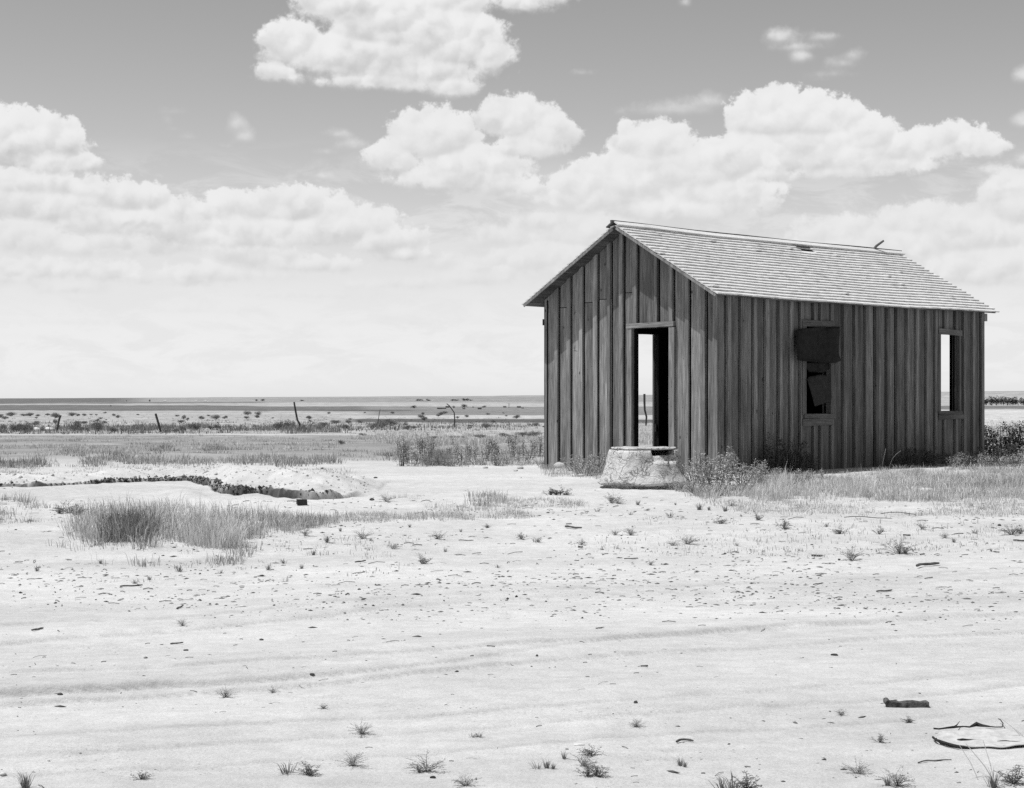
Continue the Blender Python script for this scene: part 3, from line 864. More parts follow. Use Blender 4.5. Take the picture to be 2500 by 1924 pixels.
def wall_weeds():
    # row at the left of the shack
    row = [(982, 1139, .98, 't'), (990, 1134, .8, 't'), (1004, 1130, .92, 't'), (1020, 1134, .8, 't'), (1030, 1128, .86, 't'), (1046, 1124, .8, 't'), (1052, 1138, .62, 'b'), (1078, 1130, .66, 't'),
           (1096, 1126, .84, 't'), (1112, 1128, .95, 't'), (1098, 1140, .6, 'b'), (1128, 1136, .75, 't'), (1142, 1126, .75, 't'), (1160, 1122, 1.0, 't'), (1166, 1136, .75, 'b'),
           (1184, 1124, .85, 't'), (1200, 1122, 1.0, 't'), (1210, 1137, .85, 'b'), (1224, 1122, .95, 't'), (1236, 1134, .7, 'b'), (1252, 1118, .85, 't'), (1262, 1128, .75, 't'), (1280, 1114, .95, 't'),
           (1290, 1122, .8, 'b'), (1303, 1114, 1.05, 't'), (1318, 1116, 1.0, 't')]
    for i, (x, y, s, k) in enumerate(row):
        X, Y = gpt(x, y)
        lab = 'broad leafed weed in the row growing left of the shack'
        if i == 0: lab = 'tall leafy weed at the left end of the row beside the shack'
        put_plant('weed_bush', (WEED_TALL if k == 't' else WEED_BUSH)[i % 4], float(X), float(Y), s * (rp.uniform(.72, 1.32) if k == 't' else rp.uniform(.7, 1.0)), rp.uniform(0, 6), lab, 'weed', 'weeds growing left of the shack', sx=1.0 if k == 't' else 1.2)
    # foot of the gable wall, left of the well
    for x, y, s, me in ((1322, 1140, .45, WEED_BUSH[0]), (1345, 1146, .4, WEED_FINE[0]), (1400, 1152, .75, WEED_BUSH[1]), (1425, 1156, .85, WEED_BUSH[2]), (1450, 1154, .9, WEED_BUSH[3]),
                        (1470, 1160, .75, WEED_FINE[1]), (1432, 1163, .8, WEED_FINE[2])):
        X, Y = gpt(x, y); put_plant('weed_bush', me, float(X), float(Y), s, rp.uniform(0, 6), 'low leafy weed at the foot of the gable wall left of the well', 'weed', 'weeds at the foot of the gable wall', sx=1.15)
    # mass right of the well
    lst = [(1690, 1162, 1.0), (1712, 1158, 1.1), (1736, 1160, 1.15), (1758, 1158, 1.1), (1700, 1176, 1.0), (1724, 1180, 1.0), (1750, 1182, 1.05), (1776, 1170, 1.1), (1800, 1176, 1.0),
           (1688, 1188, .8), (1826, 1172, 1.0), (1852, 1166, .85), (1876, 1168, .75), (1900, 1172, .7), (1925, 1174, .65), (1950, 1170, .55), (1975, 1164, .6), (2005, 1160, .5), (2035, 1164, .4), (1715, 1196, .7), (1745, 1200, .7), (1780, 1192, .75), (1815, 1190, .75), (1850, 1184, .7)]
    for i, (x, y, s) in enumerate(lst):
        X, Y = gpt(x, y + 13); put_plant('weed_bush', WEED_BUSH[i % 4] if y < 1185 else WEED_FINE[i % 3], float(X), float(Y), s * rp.uniform(.75, 1.1), rp.uniform(0, 6), 'sunlit pale leafed weed in the thicket right of the well', 'weed', 'weeds right of the well')
    for x, y, s, lab in ((1781, 1150, .86, 'slim upright weed spire rising above the thicket right of the well'), (1858, 1160, .72, 'upright pale weed spire in front of the shaded wall between well and window'), (1720, 1152, .7, 'upright weed right beside the well curb against the wall')):
        X, Y = gpt(x, y + 20); put_plant('weed_bush', WEED_TALL[int(x) % 4], float(X), float(Y), s * 1.05, 1, lab, 'weed', 'weeds right of the well')
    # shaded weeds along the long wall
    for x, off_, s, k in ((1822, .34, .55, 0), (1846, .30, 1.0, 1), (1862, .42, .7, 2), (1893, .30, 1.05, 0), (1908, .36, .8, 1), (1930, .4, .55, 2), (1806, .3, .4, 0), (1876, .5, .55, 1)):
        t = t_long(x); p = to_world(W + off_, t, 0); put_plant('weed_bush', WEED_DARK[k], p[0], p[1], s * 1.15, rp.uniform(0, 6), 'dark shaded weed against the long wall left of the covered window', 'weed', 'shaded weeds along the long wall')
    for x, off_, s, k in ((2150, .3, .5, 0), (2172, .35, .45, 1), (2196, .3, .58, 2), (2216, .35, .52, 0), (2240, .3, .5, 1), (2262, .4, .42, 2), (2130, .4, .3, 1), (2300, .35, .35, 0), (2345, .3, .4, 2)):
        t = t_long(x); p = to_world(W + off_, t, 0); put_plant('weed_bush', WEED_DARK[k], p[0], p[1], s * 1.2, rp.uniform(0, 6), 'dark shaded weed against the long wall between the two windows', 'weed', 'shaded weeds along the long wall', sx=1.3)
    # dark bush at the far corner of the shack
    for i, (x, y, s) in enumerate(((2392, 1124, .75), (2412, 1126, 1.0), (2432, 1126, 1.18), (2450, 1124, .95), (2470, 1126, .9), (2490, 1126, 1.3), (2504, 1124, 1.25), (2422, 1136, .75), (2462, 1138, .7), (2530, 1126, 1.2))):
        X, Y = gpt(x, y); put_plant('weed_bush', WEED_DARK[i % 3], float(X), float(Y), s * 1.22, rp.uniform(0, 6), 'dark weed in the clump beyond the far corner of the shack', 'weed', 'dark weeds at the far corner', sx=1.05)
    for i, (x, y, s) in enumerate(((2330, 1142, .6), (2352, 1140, .7), (2376, 1136, .8), (2396, 1142, .75), (2440, 1148, .6), (2474, 1146, .75), (2495, 1146, .95), (2510, 1142, 1.0))):
        X, Y = gpt(x, y); put_plant('weed_bush', WEED_BUSH[i % 4], float(X), float(Y), s, rp.uniform(0, 6), 'sunlit leafy weed in front of the dark clump at the right', 'weed', 'sunlit weeds at the right edge')
wall_weeds()

# sage bushes of the plain
def sage_mesh(seed):
    random.seed(seed); mb = MB()
    lobes = [(random.uniform(-.35, .35), random.uniform(-.25, .25), random.uniform(.25, .6), random.uniform(.18, .34)) for _ in range(7)]
    for k in range(1500):
        lx, ly, lz, lr = random.choice(lobes)
        v_ = Vector((random.gauss(0, 1), random.gauss(0, 1), random.gauss(0, 1))).normalized() * lr * random.uniform(.45, 1.12)
        p = Vector((lx, ly, lz)) + v_
        if p.z < 0: p.z = random.uniform(0, .1)
        rnd_leaf(mb, p, v_ + Vector((0, 0, .25)), random.uniform(.05, .10), random.uniform(.025, .05))
    for k in range(7):
        lx, ly, lz, lr = lobes[k]
        mb.tube([(lx * .15, ly * .15, -.05), (lx * .5, ly * .5, lz * .5), (lx, ly, lz + lr * .5)], [.02, .014, .006], 4)
    return mb.mesh('sage_bush', M['sage'])
SAGE = [sage_mesh(200 + i) for i in range(4)]
def c6(x, y, w, h): return (x / 4.044, 950 + y / 4.044, w / 4.044, h / 4.044)
def c4(x, y, w, h): return (600 + x / 2.73, 900 + y / 2.73, w / 2.73, h / 2.73)
def c5(x, y, w, h): return (800 + x / 4.044, 930 + y / 4.044, w / 4.044, h / 4.044)
far_row = [c6(*q) for q in ((110, 268, 120, 40), (10, 268, 70, 22), (240, 268, 90, 26), (300, 268, 80, 36), (375, 270, 60, 22), (545, 288, 110, 56), (470, 262, 60, 24), (715, 268, 90, 38), (765, 268, 50, 26), (830, 265, 60, 24), (900, 258, 40, 14),
           (1125, 268, 40, 26), (1165, 286, 55, 30), (1360, 258, 40, 14), (1750, 272, 50, 20), (1815, 300, 50, 44), (1850, 308, 40, 28), (1985, 300, 60, 38), (2130, 302, 100, 52), (2060, 268, 40, 16))]
far_row += [c4(*q) for q in ((75, 330, 40, 22), (420, 338, 45, 26), (5, 335, 40, 20))]
near_row = [c6(*q) for q in ((30, 415, 90, 70), (150, 430, 130, 100), (240, 430, 140, 110), (335, 365, 110, 52), (300, 425, 90, 60), (420, 425, 60, 44), (545, 350, 60, 50), (720, 426, 150, 116), (800, 424, 90, 60), (960, 420, 140, 114), (1030, 340, 50, 26), (870, 424, 60, 46), (1110, 424, 130, 56),
            (1210, 412, 60, 30), (1300, 408, 70, 30), (1400, 408, 60, 22), (1480, 410, 70, 34), (1540, 406, 60, 40), (1640, 430, 110, 46), (1720, 432, 110, 50), (1800, 424, 100, 70), (1890, 412, 110, 88), (1945, 412, 70, 70), (2085, 402, 90, 40), (2140, 402, 90, 54))]
near_row += [c4(*q) for q in ((210, 412, 80, 56), (270, 412, 90, 66), (310, 400, 40, 50), (520, 392, 76, 40), (600, 368, 80, 30), (685, 366, 50, 24), (660, 404, 90, 34), (760, 362, 50, 22), (850, 402, 80, 40), (910, 396, 120, 50), (980, 384, 120, 46), (1080, 410, 60, 34), (1120, 404, 50, 26), (1600, 394, 80, 34), (400, 410, 60, 26))]
near_row += [c4(*q) for q in ((1260, 470, 110, 24), (1410, 466, 130, 22), (1560, 462, 110, 22), (1740, 458, 100, 30), (1850, 452, 110, 34), (1930, 450, 90, 36), (780, 446, 60, 18), (640, 510, 50, 30))]
_r2 = random.Random(77)
far_row += [(_r2.uniform(-150, 1330), _r2.choice((_r2.uniform(1008, 1022), _r2.uniform(1020, 1052))), _r2.uniform(6, 22), 0) for _ in range(58)]
far_row = [(x, y, w, h or w * _r2.uniform(.3, .6)) for x, y, w, h in far_row]
for i, (x, y, w, h) in enumerate(far_row + near_row):
    Y = float(d_of_y(y)); X = (x - CX) / F * Y
    isfar = i < len(far_row)
    o = link_mesh('sage_bush', SAGE[i % 4], None, (X, Y, Tz(X, Y)), rp.uniform(0, 6))
    ww, hh = w / F * Y / .95, h / F * Y / .80
    o.scale = (ww, ww, hh)
    lab = 'low sage bush scattered on the light plain behind the fence posts' if isfar else ('grey sage bush in the brush along the line of fence posts' if y < 1060 else 'low grey bush on the grass behind the weeds left of the shack')
    if i == len(far_row) + 2: lab = 'darkest sage bush beside the pale rock left of the leftmost post'
    tag(o, lab, 'bush', 'sage bushes on the plain')

# ------------------------------------------------------------------ grass (nobody could count it)
def blades(bx, by, bz, h, wd, lean, shade, spread_az=None):
    n_ = len(bx)
    az = RNG.uniform(0, 2 * PI, n_) if spread_az is None else spread_az
    fa = az + PI / 2 + RNG.uniform(-.9, .9, n_)
    dx, dy = np.cos(az), np.sin(az); sx, sy = np.cos(fa) * wd / 2, np.sin(fa) * wd / 2
    co = np.empty((n_, 5, 3))
    co[:, 0] = np.stack([bx - sx, by - sy, bz - .01], 1); co[:, 1] = np.stack([bx + sx, by + sy, bz - .01], 1)
    mx, my, mz = bx + dx * lean * h * .35, by + dy * lean * h * .35, bz + h * .62
    co[:, 2] = np.stack([mx - sx * .7, my - sy * .7, mz], 1); co[:, 3] = np.stack([mx + sx * .7, my + sy * .7, mz], 1)
    co[:, 4] = np.stack([bx + dx * lean * h, by + dy * lean * h, bz + h * (1 - .25 * lean)], 1)
    base = (np.arange(n_) * 5)[:, None, None]
    tr = (base + np.array([[0, 1, 3], [0, 3, 2], [2, 3, 4]])[None]).reshape(-1, 3)
    return co.reshape(-1, 3), tr, np.repeat(shade, 5)[:, None]

def inpoly(px, py, poly):
    c = np.zeros(len(px), bool); j = len(poly) - 1
    for i in range(len(poly)):
        xi, yi = poly[i]; xj, yj = poly[j]
        hit_ = ((yi > py) != (yj > py)) & (px < (xj - xi) * (py - yi) / (yj - yi + 1e-9) + xi)
        c ^= hit_; j = i
    return c

class Grass:
    def __init__(s): s.co, s.tr, s.sh, s.n = [], [], [], 0
    def patch(s, poly, ntuft, per, h, wd, lean, shade, rad=.10, clump=.0, csc=1.0, seed=0, edge=0.0):
        poly = np.array(poly, float)
        x0, y0 = poly.min(0); x1, y1 = poly.max(0)
        px = RNG.uniform(x0, x1, ntuft * 4); py = RNG.uniform(y0, y1, ntuft * 4)
        k = inpoly(px + (fbm(px / 30., py / 14., 301 + seed, 3) - .5) * edge, py + (fbm(px / 30., py / 14., 305 + seed, 3) - .5) * edge * .4, poly); px, py = px[k], py[k]
        X, Y = gpt(px, py)
        if clump:
            nz = fbm(X * csc, Y * csc, 311 + seed, 4); k = RNG.random(len(X)) < sstep(clump - .07, clump + .09, nz); X, Y = X[k], Y[k]
        X, Y = X[:ntuft], Y[:ntuft]
        # keep the floor of the shack clear
        q = np.stack([X, Y], 1) - A0; hu, hv = q @ U, q @ V
        k = ~((hu > -.05) & (hu < W + .05) & (hv > -.05) & (hv < L + .05)) & (np.hypot(X - wx, Y - wy) > .62); X, Y = X[k], Y[k]
        m = len(X)
        th = RNG.uniform(h[0], h[1], m) * (.6 + .8 * fbm(X * 1.3, Y * 1.3, 321 + seed, 3)); ts = np.minimum(RNG.uniform(shade[0], shade[1], m) * RNG.uniform(1.5, 2.35, m), .58)
        I = np.repeat(np.arange(m), per); nb = len(I)
        an = RNG.uniform(0, 2 * PI, nb); rr_ = rad * np.sqrt(RNG.random(nb)) * (th[I] / max(h[1], .01)) ** .3
        bx, by = X[I] + np.cos(an) * rr_, Y[I] + np.sin(an) * rr_
        bz = T(bx, by)
        co, tr, sh_ = blades(bx, by, bz, th[I] * RNG.uniform(.3, 1.05, nb) * np.where(RNG.random(nb) < .05, 1.45, 1.0), wd * RNG.uniform(.6, 1.4, nb), RNG.uniform(lean * .2, lean, nb), ts[I] * RNG.uniform(.75, 1.3, nb), an + RNG.uniform(-.8, .8, nb))
        s.co.append(co); s.tr.append(tr + s.n); s.sh.append(sh_); s.n += len(co)
    def build(s, name, label):
        me = np_mesh(name, np.concatenate(s.co), np.concatenate(s.tr), M['grass'], np.concatenate(s.sh))
        return tag(link_mesh(name, me), label, 'grass', kind='stuff')

G = Grass()   # the big clump left of centre
G.patch([(165, 1300), (185, 1262), (240, 1245), (330, 1240), (450, 1238), (560, 1244), (640, 1258), (700, 1276), (690, 1300), (640, 1325), (520, 1332), (430, 1340), (320, 1335), (230, 1330), (185, 1318)],
        560, 18, (.05, .23), .0048, 1.05, (.12, .34), .14, .45, 1.6, seed=1, edge=130)
G.patch([(470, 1330), (500, 1290), (545, 1285), (580, 1325), (540, 1340)], 90, 26, (.16, .28), .006, .6, (.34, .46), .10, seed=2, edge=20)
G.patch([(260, 1290), (330, 1280), (380, 1300), (360, 1325), (270, 1325)], 110, 24, (.14, .26), .006, .7, (.07, .13), .10, seed=3, edge=20)
G.patch([(640, 1262), (820, 1270), (800, 1290), (690, 1305)], 160, 14, (.05, .12), .005, .7, (.14, .28), .12, seed=4, edge=30)
G.patch([(120, 1330), (640, 1330), (560, 1385), (200, 1375)], 170, 9, (.04, .12), .005, .9, (.14, .26), .10, .5, 1.5, seed=5, edge=40)
G.build('tall_grass', 'tall grey clump of grass on the sand below the gully')
G = Grass()   # short growth around the yard
G.patch([(-300, 1232), (0, 1222), (60, 1222), (130, 1232), (165, 1262), (130, 1290), (60, 1300), (-300, 1310)], 300, 14, (.04, .13), .005, .9, (.11, .22), .12, .46, 1.3, seed=6, edge=50)
G.patch([(790, 1268), (860, 1240), (960, 1215), (1100, 1208), (1250, 1212), (1400, 1222), (1420, 1245), (1250, 1262), (1000, 1272), (860, 1276)], 620, 12, (.03, .08), .004, .9, (.18, .32), .12, .47, 1.4, seed=7, edge=50)
G.patch([(1150, 1208), (1215, 1206), (1225, 1232), (1150, 1234)], 40, 14, (.06, .14), .005, .7, (.14, .26), .12, seed=8, edge=30)
G.patch([(1650, 1200), (1800, 1185), (1880, 1165), (2000, 1172), (2150, 1170), (2300, 1150), (2420, 1146), (2800, 1150), (2800, 1225), (2500, 1218), (2250, 1224), (2000, 1225), (1800, 1215), (1680, 1212)],
        2000, 16, (.05, .15), .0055, .85, (.17, .36), .13, .42, 1.3, seed=9, edge=50)
G.patch([(2230, 1150), (2420, 1146), (2800, 1150), (2800, 1205), (2450, 1205), (2250, 1200)], 620, 16, (.07, .15), .0055, .9, (.13, .24), .12, .45, 1.1, seed=10, edge=40)
G.patch([(1830, 1222), (1900, 1180), (1935, 1190), (1930, 1225)], 60, 30, (.16, .30), .005, .55, (.40, .52), .09, seed=11, edge=20)
G.patch([(2070, 1215), (2085, 1190), (2130, 1192), (2130, 1218)], 36, 30, (.12, .26), .005, .6, (.36, .5), .08, seed=12, edge=16)
G.patch([(1700, 1225), (2000, 1222), (2800, 1215), (2800, 1262), (2200, 1258), (1800, 1255)], 900, 9, (.03, .08), .005, .9, (.20, .34), .12, .46, 1.0, seed=13, edge=40)
G.patch([(-300, 1290), (700, 1310), (1400, 1262), (2800, 1240), (2800, 1340), (1500, 1370), (700, 1420), (-300, 1420)], 500, 6, (.02, .06), .005, 1.0, (.16, .30), .09, .53, .7, seed=14)
G.patch([(970, 1125), (1100, 1110), (1330, 1100), (1330, 1138), (1150, 1142), (985, 1142)], 240, 14, (.04, .12), .006, .7, (.12, .24), .12, .45, 1.3, seed=15, edge=20)
G.patch([(1040, 1118), (1090, 1112), (1100, 1140), (1040, 1142)], 90, 24, (.14, .28), .006, .5, (.09, .16), .12, seed=16, edge=14)
G.patch([(1330, 1140), (1500, 1150), (1490, 1172), (1340, 1162)], 160, 14, (.05, .14), .005, .8, (.16, .28), .12, seed=17, edge=20)
G.patch([(1880, 1165), (2000, 1156), (2150, 1150), (2250, 1146), (2260, 1166), (2100, 1172), (1900, 1178)], 330, 12, (.03, .10), .005, .9, (.16, .34), .12, .44, 1.3, seed=18, edge=20)
G.patch([(-300, 1142), (300, 1140), (560, 1132), (860, 1150), (900, 1190), (640, 1180), (470, 1160), (200, 1168), (-300, 1172)], 420, 9, (.02, .08), .006, 1.0, (.14, .28), .12, .46, 1.2, seed=19, edge=20)
G.build('ground_cover', 'short dry weeds and grass covering the sand around the shack')
G = Grass()   # grass country behind
G.patch([(-500, 1066), (300, 1064), (620, 1062), (850, 1075), (800, 1105), (820, 1132), (560, 1134), (330, 1140), (0, 1142), (-500, 1144)], 2400, 9, (.03, .13), .010, 1.0, (.13, .32), .18, .55, .8, seed=21, edge=40)
G.patch([(-500, 1120), (130, 1122), (125, 1140), (-500, 1142)], 180, 18, (.10, .2), .010, .7, (.09, .17), .16, .46, .8, seed=22, edge=20)
for q in ((340, 1128, 36), (400, 1131, 46), (470, 1130, 50), (600, 1128, 46), (655, 1124, 50), (690, 1133, 46), (745, 1134, 44), (790, 1132, 40), (285, 1122, 30), (190, 1110, 30), (405, 1098, 28), (530, 1100, 26), (960, 1118, 30), (1040, 1098, 26), (235, 1135, 24)):
    x, y, w = q
    G.patch([(x - w * 1.2, y), (x - w * .5, y - 10), (x + w * .5, y - 10), (x + w * 1.2, y), (x, y + 8)], 24, 15, (.06, .2), .010, .9, (.10, .22), .18, seed=23, edge=34)
G.patch([(850, 1070), (1000, 1052), (1320, 1045), (1320, 1082), (1000, 1090)], 800, 12, (.08, .22), .013, .7, (.22, .36), .18, .42, .5, seed=24, edge=20)
G.patch([(800, 1060), (970, 1056), (975, 1120), (830, 1130)], 120, 9, (.05, .12), .009, .9, (.16, .28), .15, .5, .8, seed=25, edge=20)
G.patch([(2200, 1020), (2800, 1018), (2800, 1085), (2200, 1085)], 1700, 12, (.15, .4), .018, .6, (.24, .42), .22, .36, .4, seed=26, edge=20)
G.patch([(1500, 1030), (1640, 1030), (1640, 1085), (1500, 1085)], 420, 12, (.12, .32), .015, .6, (.26, .42), .2, .36, .4, seed=27, edge=20)
G.patch([(-500, 1042), (900, 1036), (1320, 1030), (1320, 1048), (800, 1060), (-500, 1060)], 1500, 9, (.06, .2), .022, .8, (.22, .38), .25, .46, .25, seed=28, edge=10)
G.patch([(-500, 1007), (820, 1006), (1320, 1024), (1320, 1050), (800, 1060), (-500, 1060)], 1500, 8, (.12, .42), .045, .9, (.06, .11), .45, .50, .10, seed=29, edge=14)
G.patch([(-500, 1040), (820, 1040), (830, 1058), (-500, 1059)], 700, 12, (.15, .5), .03, .8, (.06, .12), .35, .50, .22, seed=30, edge=8)
G.build('prairie_grass', 'mottled dry grass of the flat ground behind the gully')

# ------------------------------------------------------------------ small single weeds on the sand
def tuft_mesh(seed, nb, h, wd, lean):
    rg = np.random.default_rng(seed)
    mb = MB()
    for i in range(nb):
        az = rg.uniform(0, 2 * PI); r0 = .02 * rg.random(); hh = h * rg.uniform(.45, 1); ln = lean * rg.uniform(.25, 1) * hh
        b = Vector((math.cos(az) * r0, math.sin(az) * r0, -.008)); s_ = Vector((-math.sin(az + rg.uniform(-.8, .8)), math.cos(az), 0)) * wd * .5
        m = b + Vector((math.cos(az) * ln * .4, math.sin(az) * ln * .4, hh * .62)); t = b + Vector((math.cos(az) * ln, math.sin(az) * ln, hh * (1 - .2 * lean)))
        mb.add([b - s_, b + s_, m + s_ * .7, m - s_ * .7, t], [(0, 1, 2, 3), (3, 2, 4)])
    return mb.mesh('weed', M['tuft'])
def sprig_mesh(seed, h, ns):
    random.seed(seed); mb = MB()
    for i in range(ns):
        az = random.uniform(0, 2 * PI); ln = h * random.uniform(.1, .95)
        tip = Vector((math.cos(az) * ln, math.sin(az) * ln, h * random.uniform(.25, 1) * (1.1 - .6 * ln / h)))
        mid = tip * .5 + Vector((0, 0, h * .10)) + Vector((random.uniform(-.02, .02), random.uniform(-.02, .02), 0))
        mb.tube([(0, 0, -.01), mid, tip], [.0016, .0013, .0007], 3)
        for q in range(int(8 + h * 90)):
            k = random.uniform(.15, 1); p = mid.lerp(tip, (k - .5) * 2) if k > .5 else mid * (k * 2)
            la = random.uniform(0, 2 * PI); p = p + Vector((math.cos(la), math.sin(la), .3)) * random.uniform(0, .10) * h
            rnd_leaf(mb, p, Vector((math.cos(la), math.sin(la), random.uniform(-.1, .9))), .014 * random.uniform(.5, 1.4), .006)
    return mb.mesh('weed', M['sprig'])
TUFT = [tuft_mesh(400 + i, 46, .13, .004, .8) for i in range(4)] + [tuft_mesh(410 + i, 26, .07, .0035, 1.2) for i in range(3)]
SPRIG = [sprig_mesh(420 + i, .17, 22) for i in range(4)] + [sprig_mesh(430 + i, .085, 16) for i in range(3)]
WEEDS = [  # x, y of the foot in the survey, kind, size
    (446, 1539, 's', .5), (549, 1701, 's', .55), (666, 1692, 's', .35), (790, 1739, 's', .3), (344, 1901, 's', .45), (702, 1888, 't', .8), (752, 1888, 's', .6), (861, 1870, 's', .6), (884, 1795, 's', .55), (62, 1921, 't', 1.0),
    (655, 1389, 't', .7), (692, 1371, 't', .7), (439, 1391, 't', .9), (330, 1424, 't', .7), (365, 1413, 't', .6), (737, 1386, 't', .6), (1041, 1880, 's', .75), (1024, 1882, 't', .5), (1154, 1797, 't', .4), (1168, 1797, 't', .45),
    (1311, 1875, 't', .5), (1335, 1874, 't', .6), (1350, 1877, 't', .4), (1377, 1852, 't', .5), (1424, 1868, 's', .6), (1443, 1842, 's', .55), (1433, 1894, 's', .5), (1459, 1895, 's', .6), (1554, 1775, 's', .4), (1661, 1868, 't', .55),
    (1672, 1872, 't', .4), (1138, 1922, 's', .5), (1790, 1925, 't', 1.1), (1822, 1922, 's', .7), (1765, 1928, 't', .9), (2190, 1922, 's', .7), (2168, 1922, 't', .6), (2092, 1888, 's', .55), (2054, 1747, 's', .35), (2219, 1760, 's', .4), (2147, 1808, 's', .4), (2474, 1912, 's', .8), (2425, 1922, 't', 1.0),
    (1493, 1230, 's', 1.2), (1508, 1231, 's', .7), (1557, 1235, 't', .8), (1458, 1249, 't', .7), (1540, 1258, 't', .7), (1636, 1262, 't', .9), (1649, 1235, 't', .5), (1708, 1247, 't', 1.25), (1731, 1248, 't', .7), (1771, 1251, 't', 1.0),
    (1757, 1277, 's', .8), (1785, 1238, 't', 1.1), (1850, 1271, 's', .7), (1540, 1307, 's', .8), (1503, 1308, 's', .6), (1642, 1329, 's', .6), (1677, 1326, 's', .9), (1798, 1329, 't', .6), (1914, 1288, 's', .9), (1809, 1262, 't', .5), (1588, 1378, 's', .4),
    (2079, 1365, 's', 1.1), (2197, 1350, 's', 1.4), (2210, 1350, 't', .9), (2051, 1299, 's', .8), (2146, 1302, 's', .7), (2018, 1284, 't', .8), (2252, 1295, 's', .7), (2307, 1314, 's', .6), (2329, 1323, 't', .7), (2471, 1306, 's', 1.1), (2488, 1303, 's', .9),
    (2379, 1301, 't', .8), (2157, 1332, 't', .5), (2372, 1236, 't', .7), (798, 1327, 't', 1.0), (886, 1316, 's', .9), (1072, 1319, 's', .8), (1311, 1325, 't', 1.0), (1274, 1318, 's', .6), (1032, 1376, 's', .8), (765, 1352, 't', .8),
    (746, 1308, 's', .7), (944, 1226, 's', .9), (908, 1224, 't', .6), (1366, 1210, 's', 1.5), (1343, 1210, 's', 1.0), (1384, 1210, 's', .8), (1087, 1345, 't', .6), (1000, 1290, 't', .6), (831, 1300, 't', .6), (170, 1254, 's', 1.5), (147, 1256, 's', 1.0), (186, 1258, 's', 1.1),
    (540, 1398, 't', .5), (90, 1392, 't', .7), (245, 1372, 't', .6), (1125, 1300, 't', .5), (960, 1340, 's', .6), (1190, 1290, 's', .5), (1420, 1330, 's', .5), (1215, 1385, 't', .5), (1950, 1340, 't', .4), (2420, 1350, 't', .4)]
for i, (x, y, k, s) in enumerate(WEEDS):
    X, Y = gpt(x, y); X, Y = float(X), float(Y)
    me = (TUFT[i % 7] if k == 't' else SPRIG[i % 7])
    o = link_mesh('weed', me, None, (X, Y, Tz(X, Y)), rp.uniform(0, 6)); sc = s * (1.0 if (k == 't' and i % 7 < 4) or (k == 's' and i % 7 < 4) else 1.7)
    sc *= .62 if y > 1400 else .74
    o.scale = (sc * 1.15, sc * 1.15, sc)
    where = ('on the near side of the road sand' if y > 1640 else ('on the sand right of the well, before the long wall' if y < 1400 and x > 1660 else ('on the sand between gully and road' if x < 1000 else 'on the sand in front of the well')))
    if 1400 <= y <= 1640: where = 'standing alone between the two wheel ruts'
    if 140 < x < 190 and y < 1300: where = 'at the left edge of the tall grass clump'
    tag(o, ('small tuft of dry blades ' if k == 't' else 'small twiggy leafy weed ') + where, 'weed', 'small weeds on the sand')

# long pale stalks rising from below the frame at the right
for i, (x0, y0, x1, y1, rr_) in enumerate(((2440, 1930, 2362, 1826, .0018), (2432, 1930, 2404, 1818, .0018), (2500, 1800, 2450, 1757, .0014), (2392, 1905, 2346, 1822, .0014))):
    X, Y = gpt(x0, min(y0, 1921)); X, Y = float(X), float(Y)
    k = Y / F; dx, dz = (x1 - x0) * k, (y0 - y1) * k
    mb = MB(); mb.tube([(0, 0, -.01), (dx * .45, .01, dz * .5), (dx, .02, dz)], [rr_, rr_ * .9, rr_ * .6], 4)
    tag(mb.build('dry_stalk', M['pale'], None, (X, Y, Tz(X, Y))), 'long thin pale stalk leaning left over the torn sheet', 'stalk', 'pale stalks in the right corner')
# dry stalks at the long wall
for x, y0, pts, lab in ((2095, 1150, [(0, 0), (6, -28), (10, -48)], 'thin straight dry stalk at the wall below the covered window'), (2113, 1150, [(0, 0), (8, -22), (18, -34), (29, -42)], 'thin curved dry stalk at the wall right of the covered window')):
    t = t_long(x); p = to_world(W + .45, t, 0); k = p[1] / F
    mb = MB(); mb.tube([(dx * k, 0, -dy * k - .0) for dx, dy in pts], .004, 4)
    tag(mb.build('dry_stalk', M['pale'], None, (p[0], p[1], Tz(p[0], p[1]))), lab, 'stalk')

# ------------------------------------------------------------------ debris on the sand
def stick(x0, y0, x1, y1, r, label, mat='stick', bend=0.0, cat='stick', group='sticks lying on the sand'):
    X0, Y0 = map(float, gpt(x0, y0)); X1, Y1 = map(float, gpt(x1, y1))
    mx, my = (X0 + X1) / 2, (Y0 + Y1) / 2; ln = math.hypot(X1 - X0, Y1 - Y0); an = math.atan2(Y1 - Y0, X1 - X0)
    random.seed(int(x0 * 3 + y0))
    zz = max(Tz(X0, Y0), Tz(mx, my), Tz(X1, Y1))
    m = 6; path = [(ln * (i / m - .5), bend * math.sin(PI * i / m) + random.uniform(-.02, .02) * ln, r * .7 + .012 * ln * math.sin(i * 1.3) + bend * .2 * math.sin(PI * i / m)) for i in range(m + 1)]
    r *= .62
    mb = MB(); mb.tube(path, [r * random.uniform(.8, 1.1) * (1 if i < m else .7) for i in range(m + 1)], 6, .12)
    tag(mb.build(cat, M[mat], None, (mx, my, zz), an), label, cat, group)
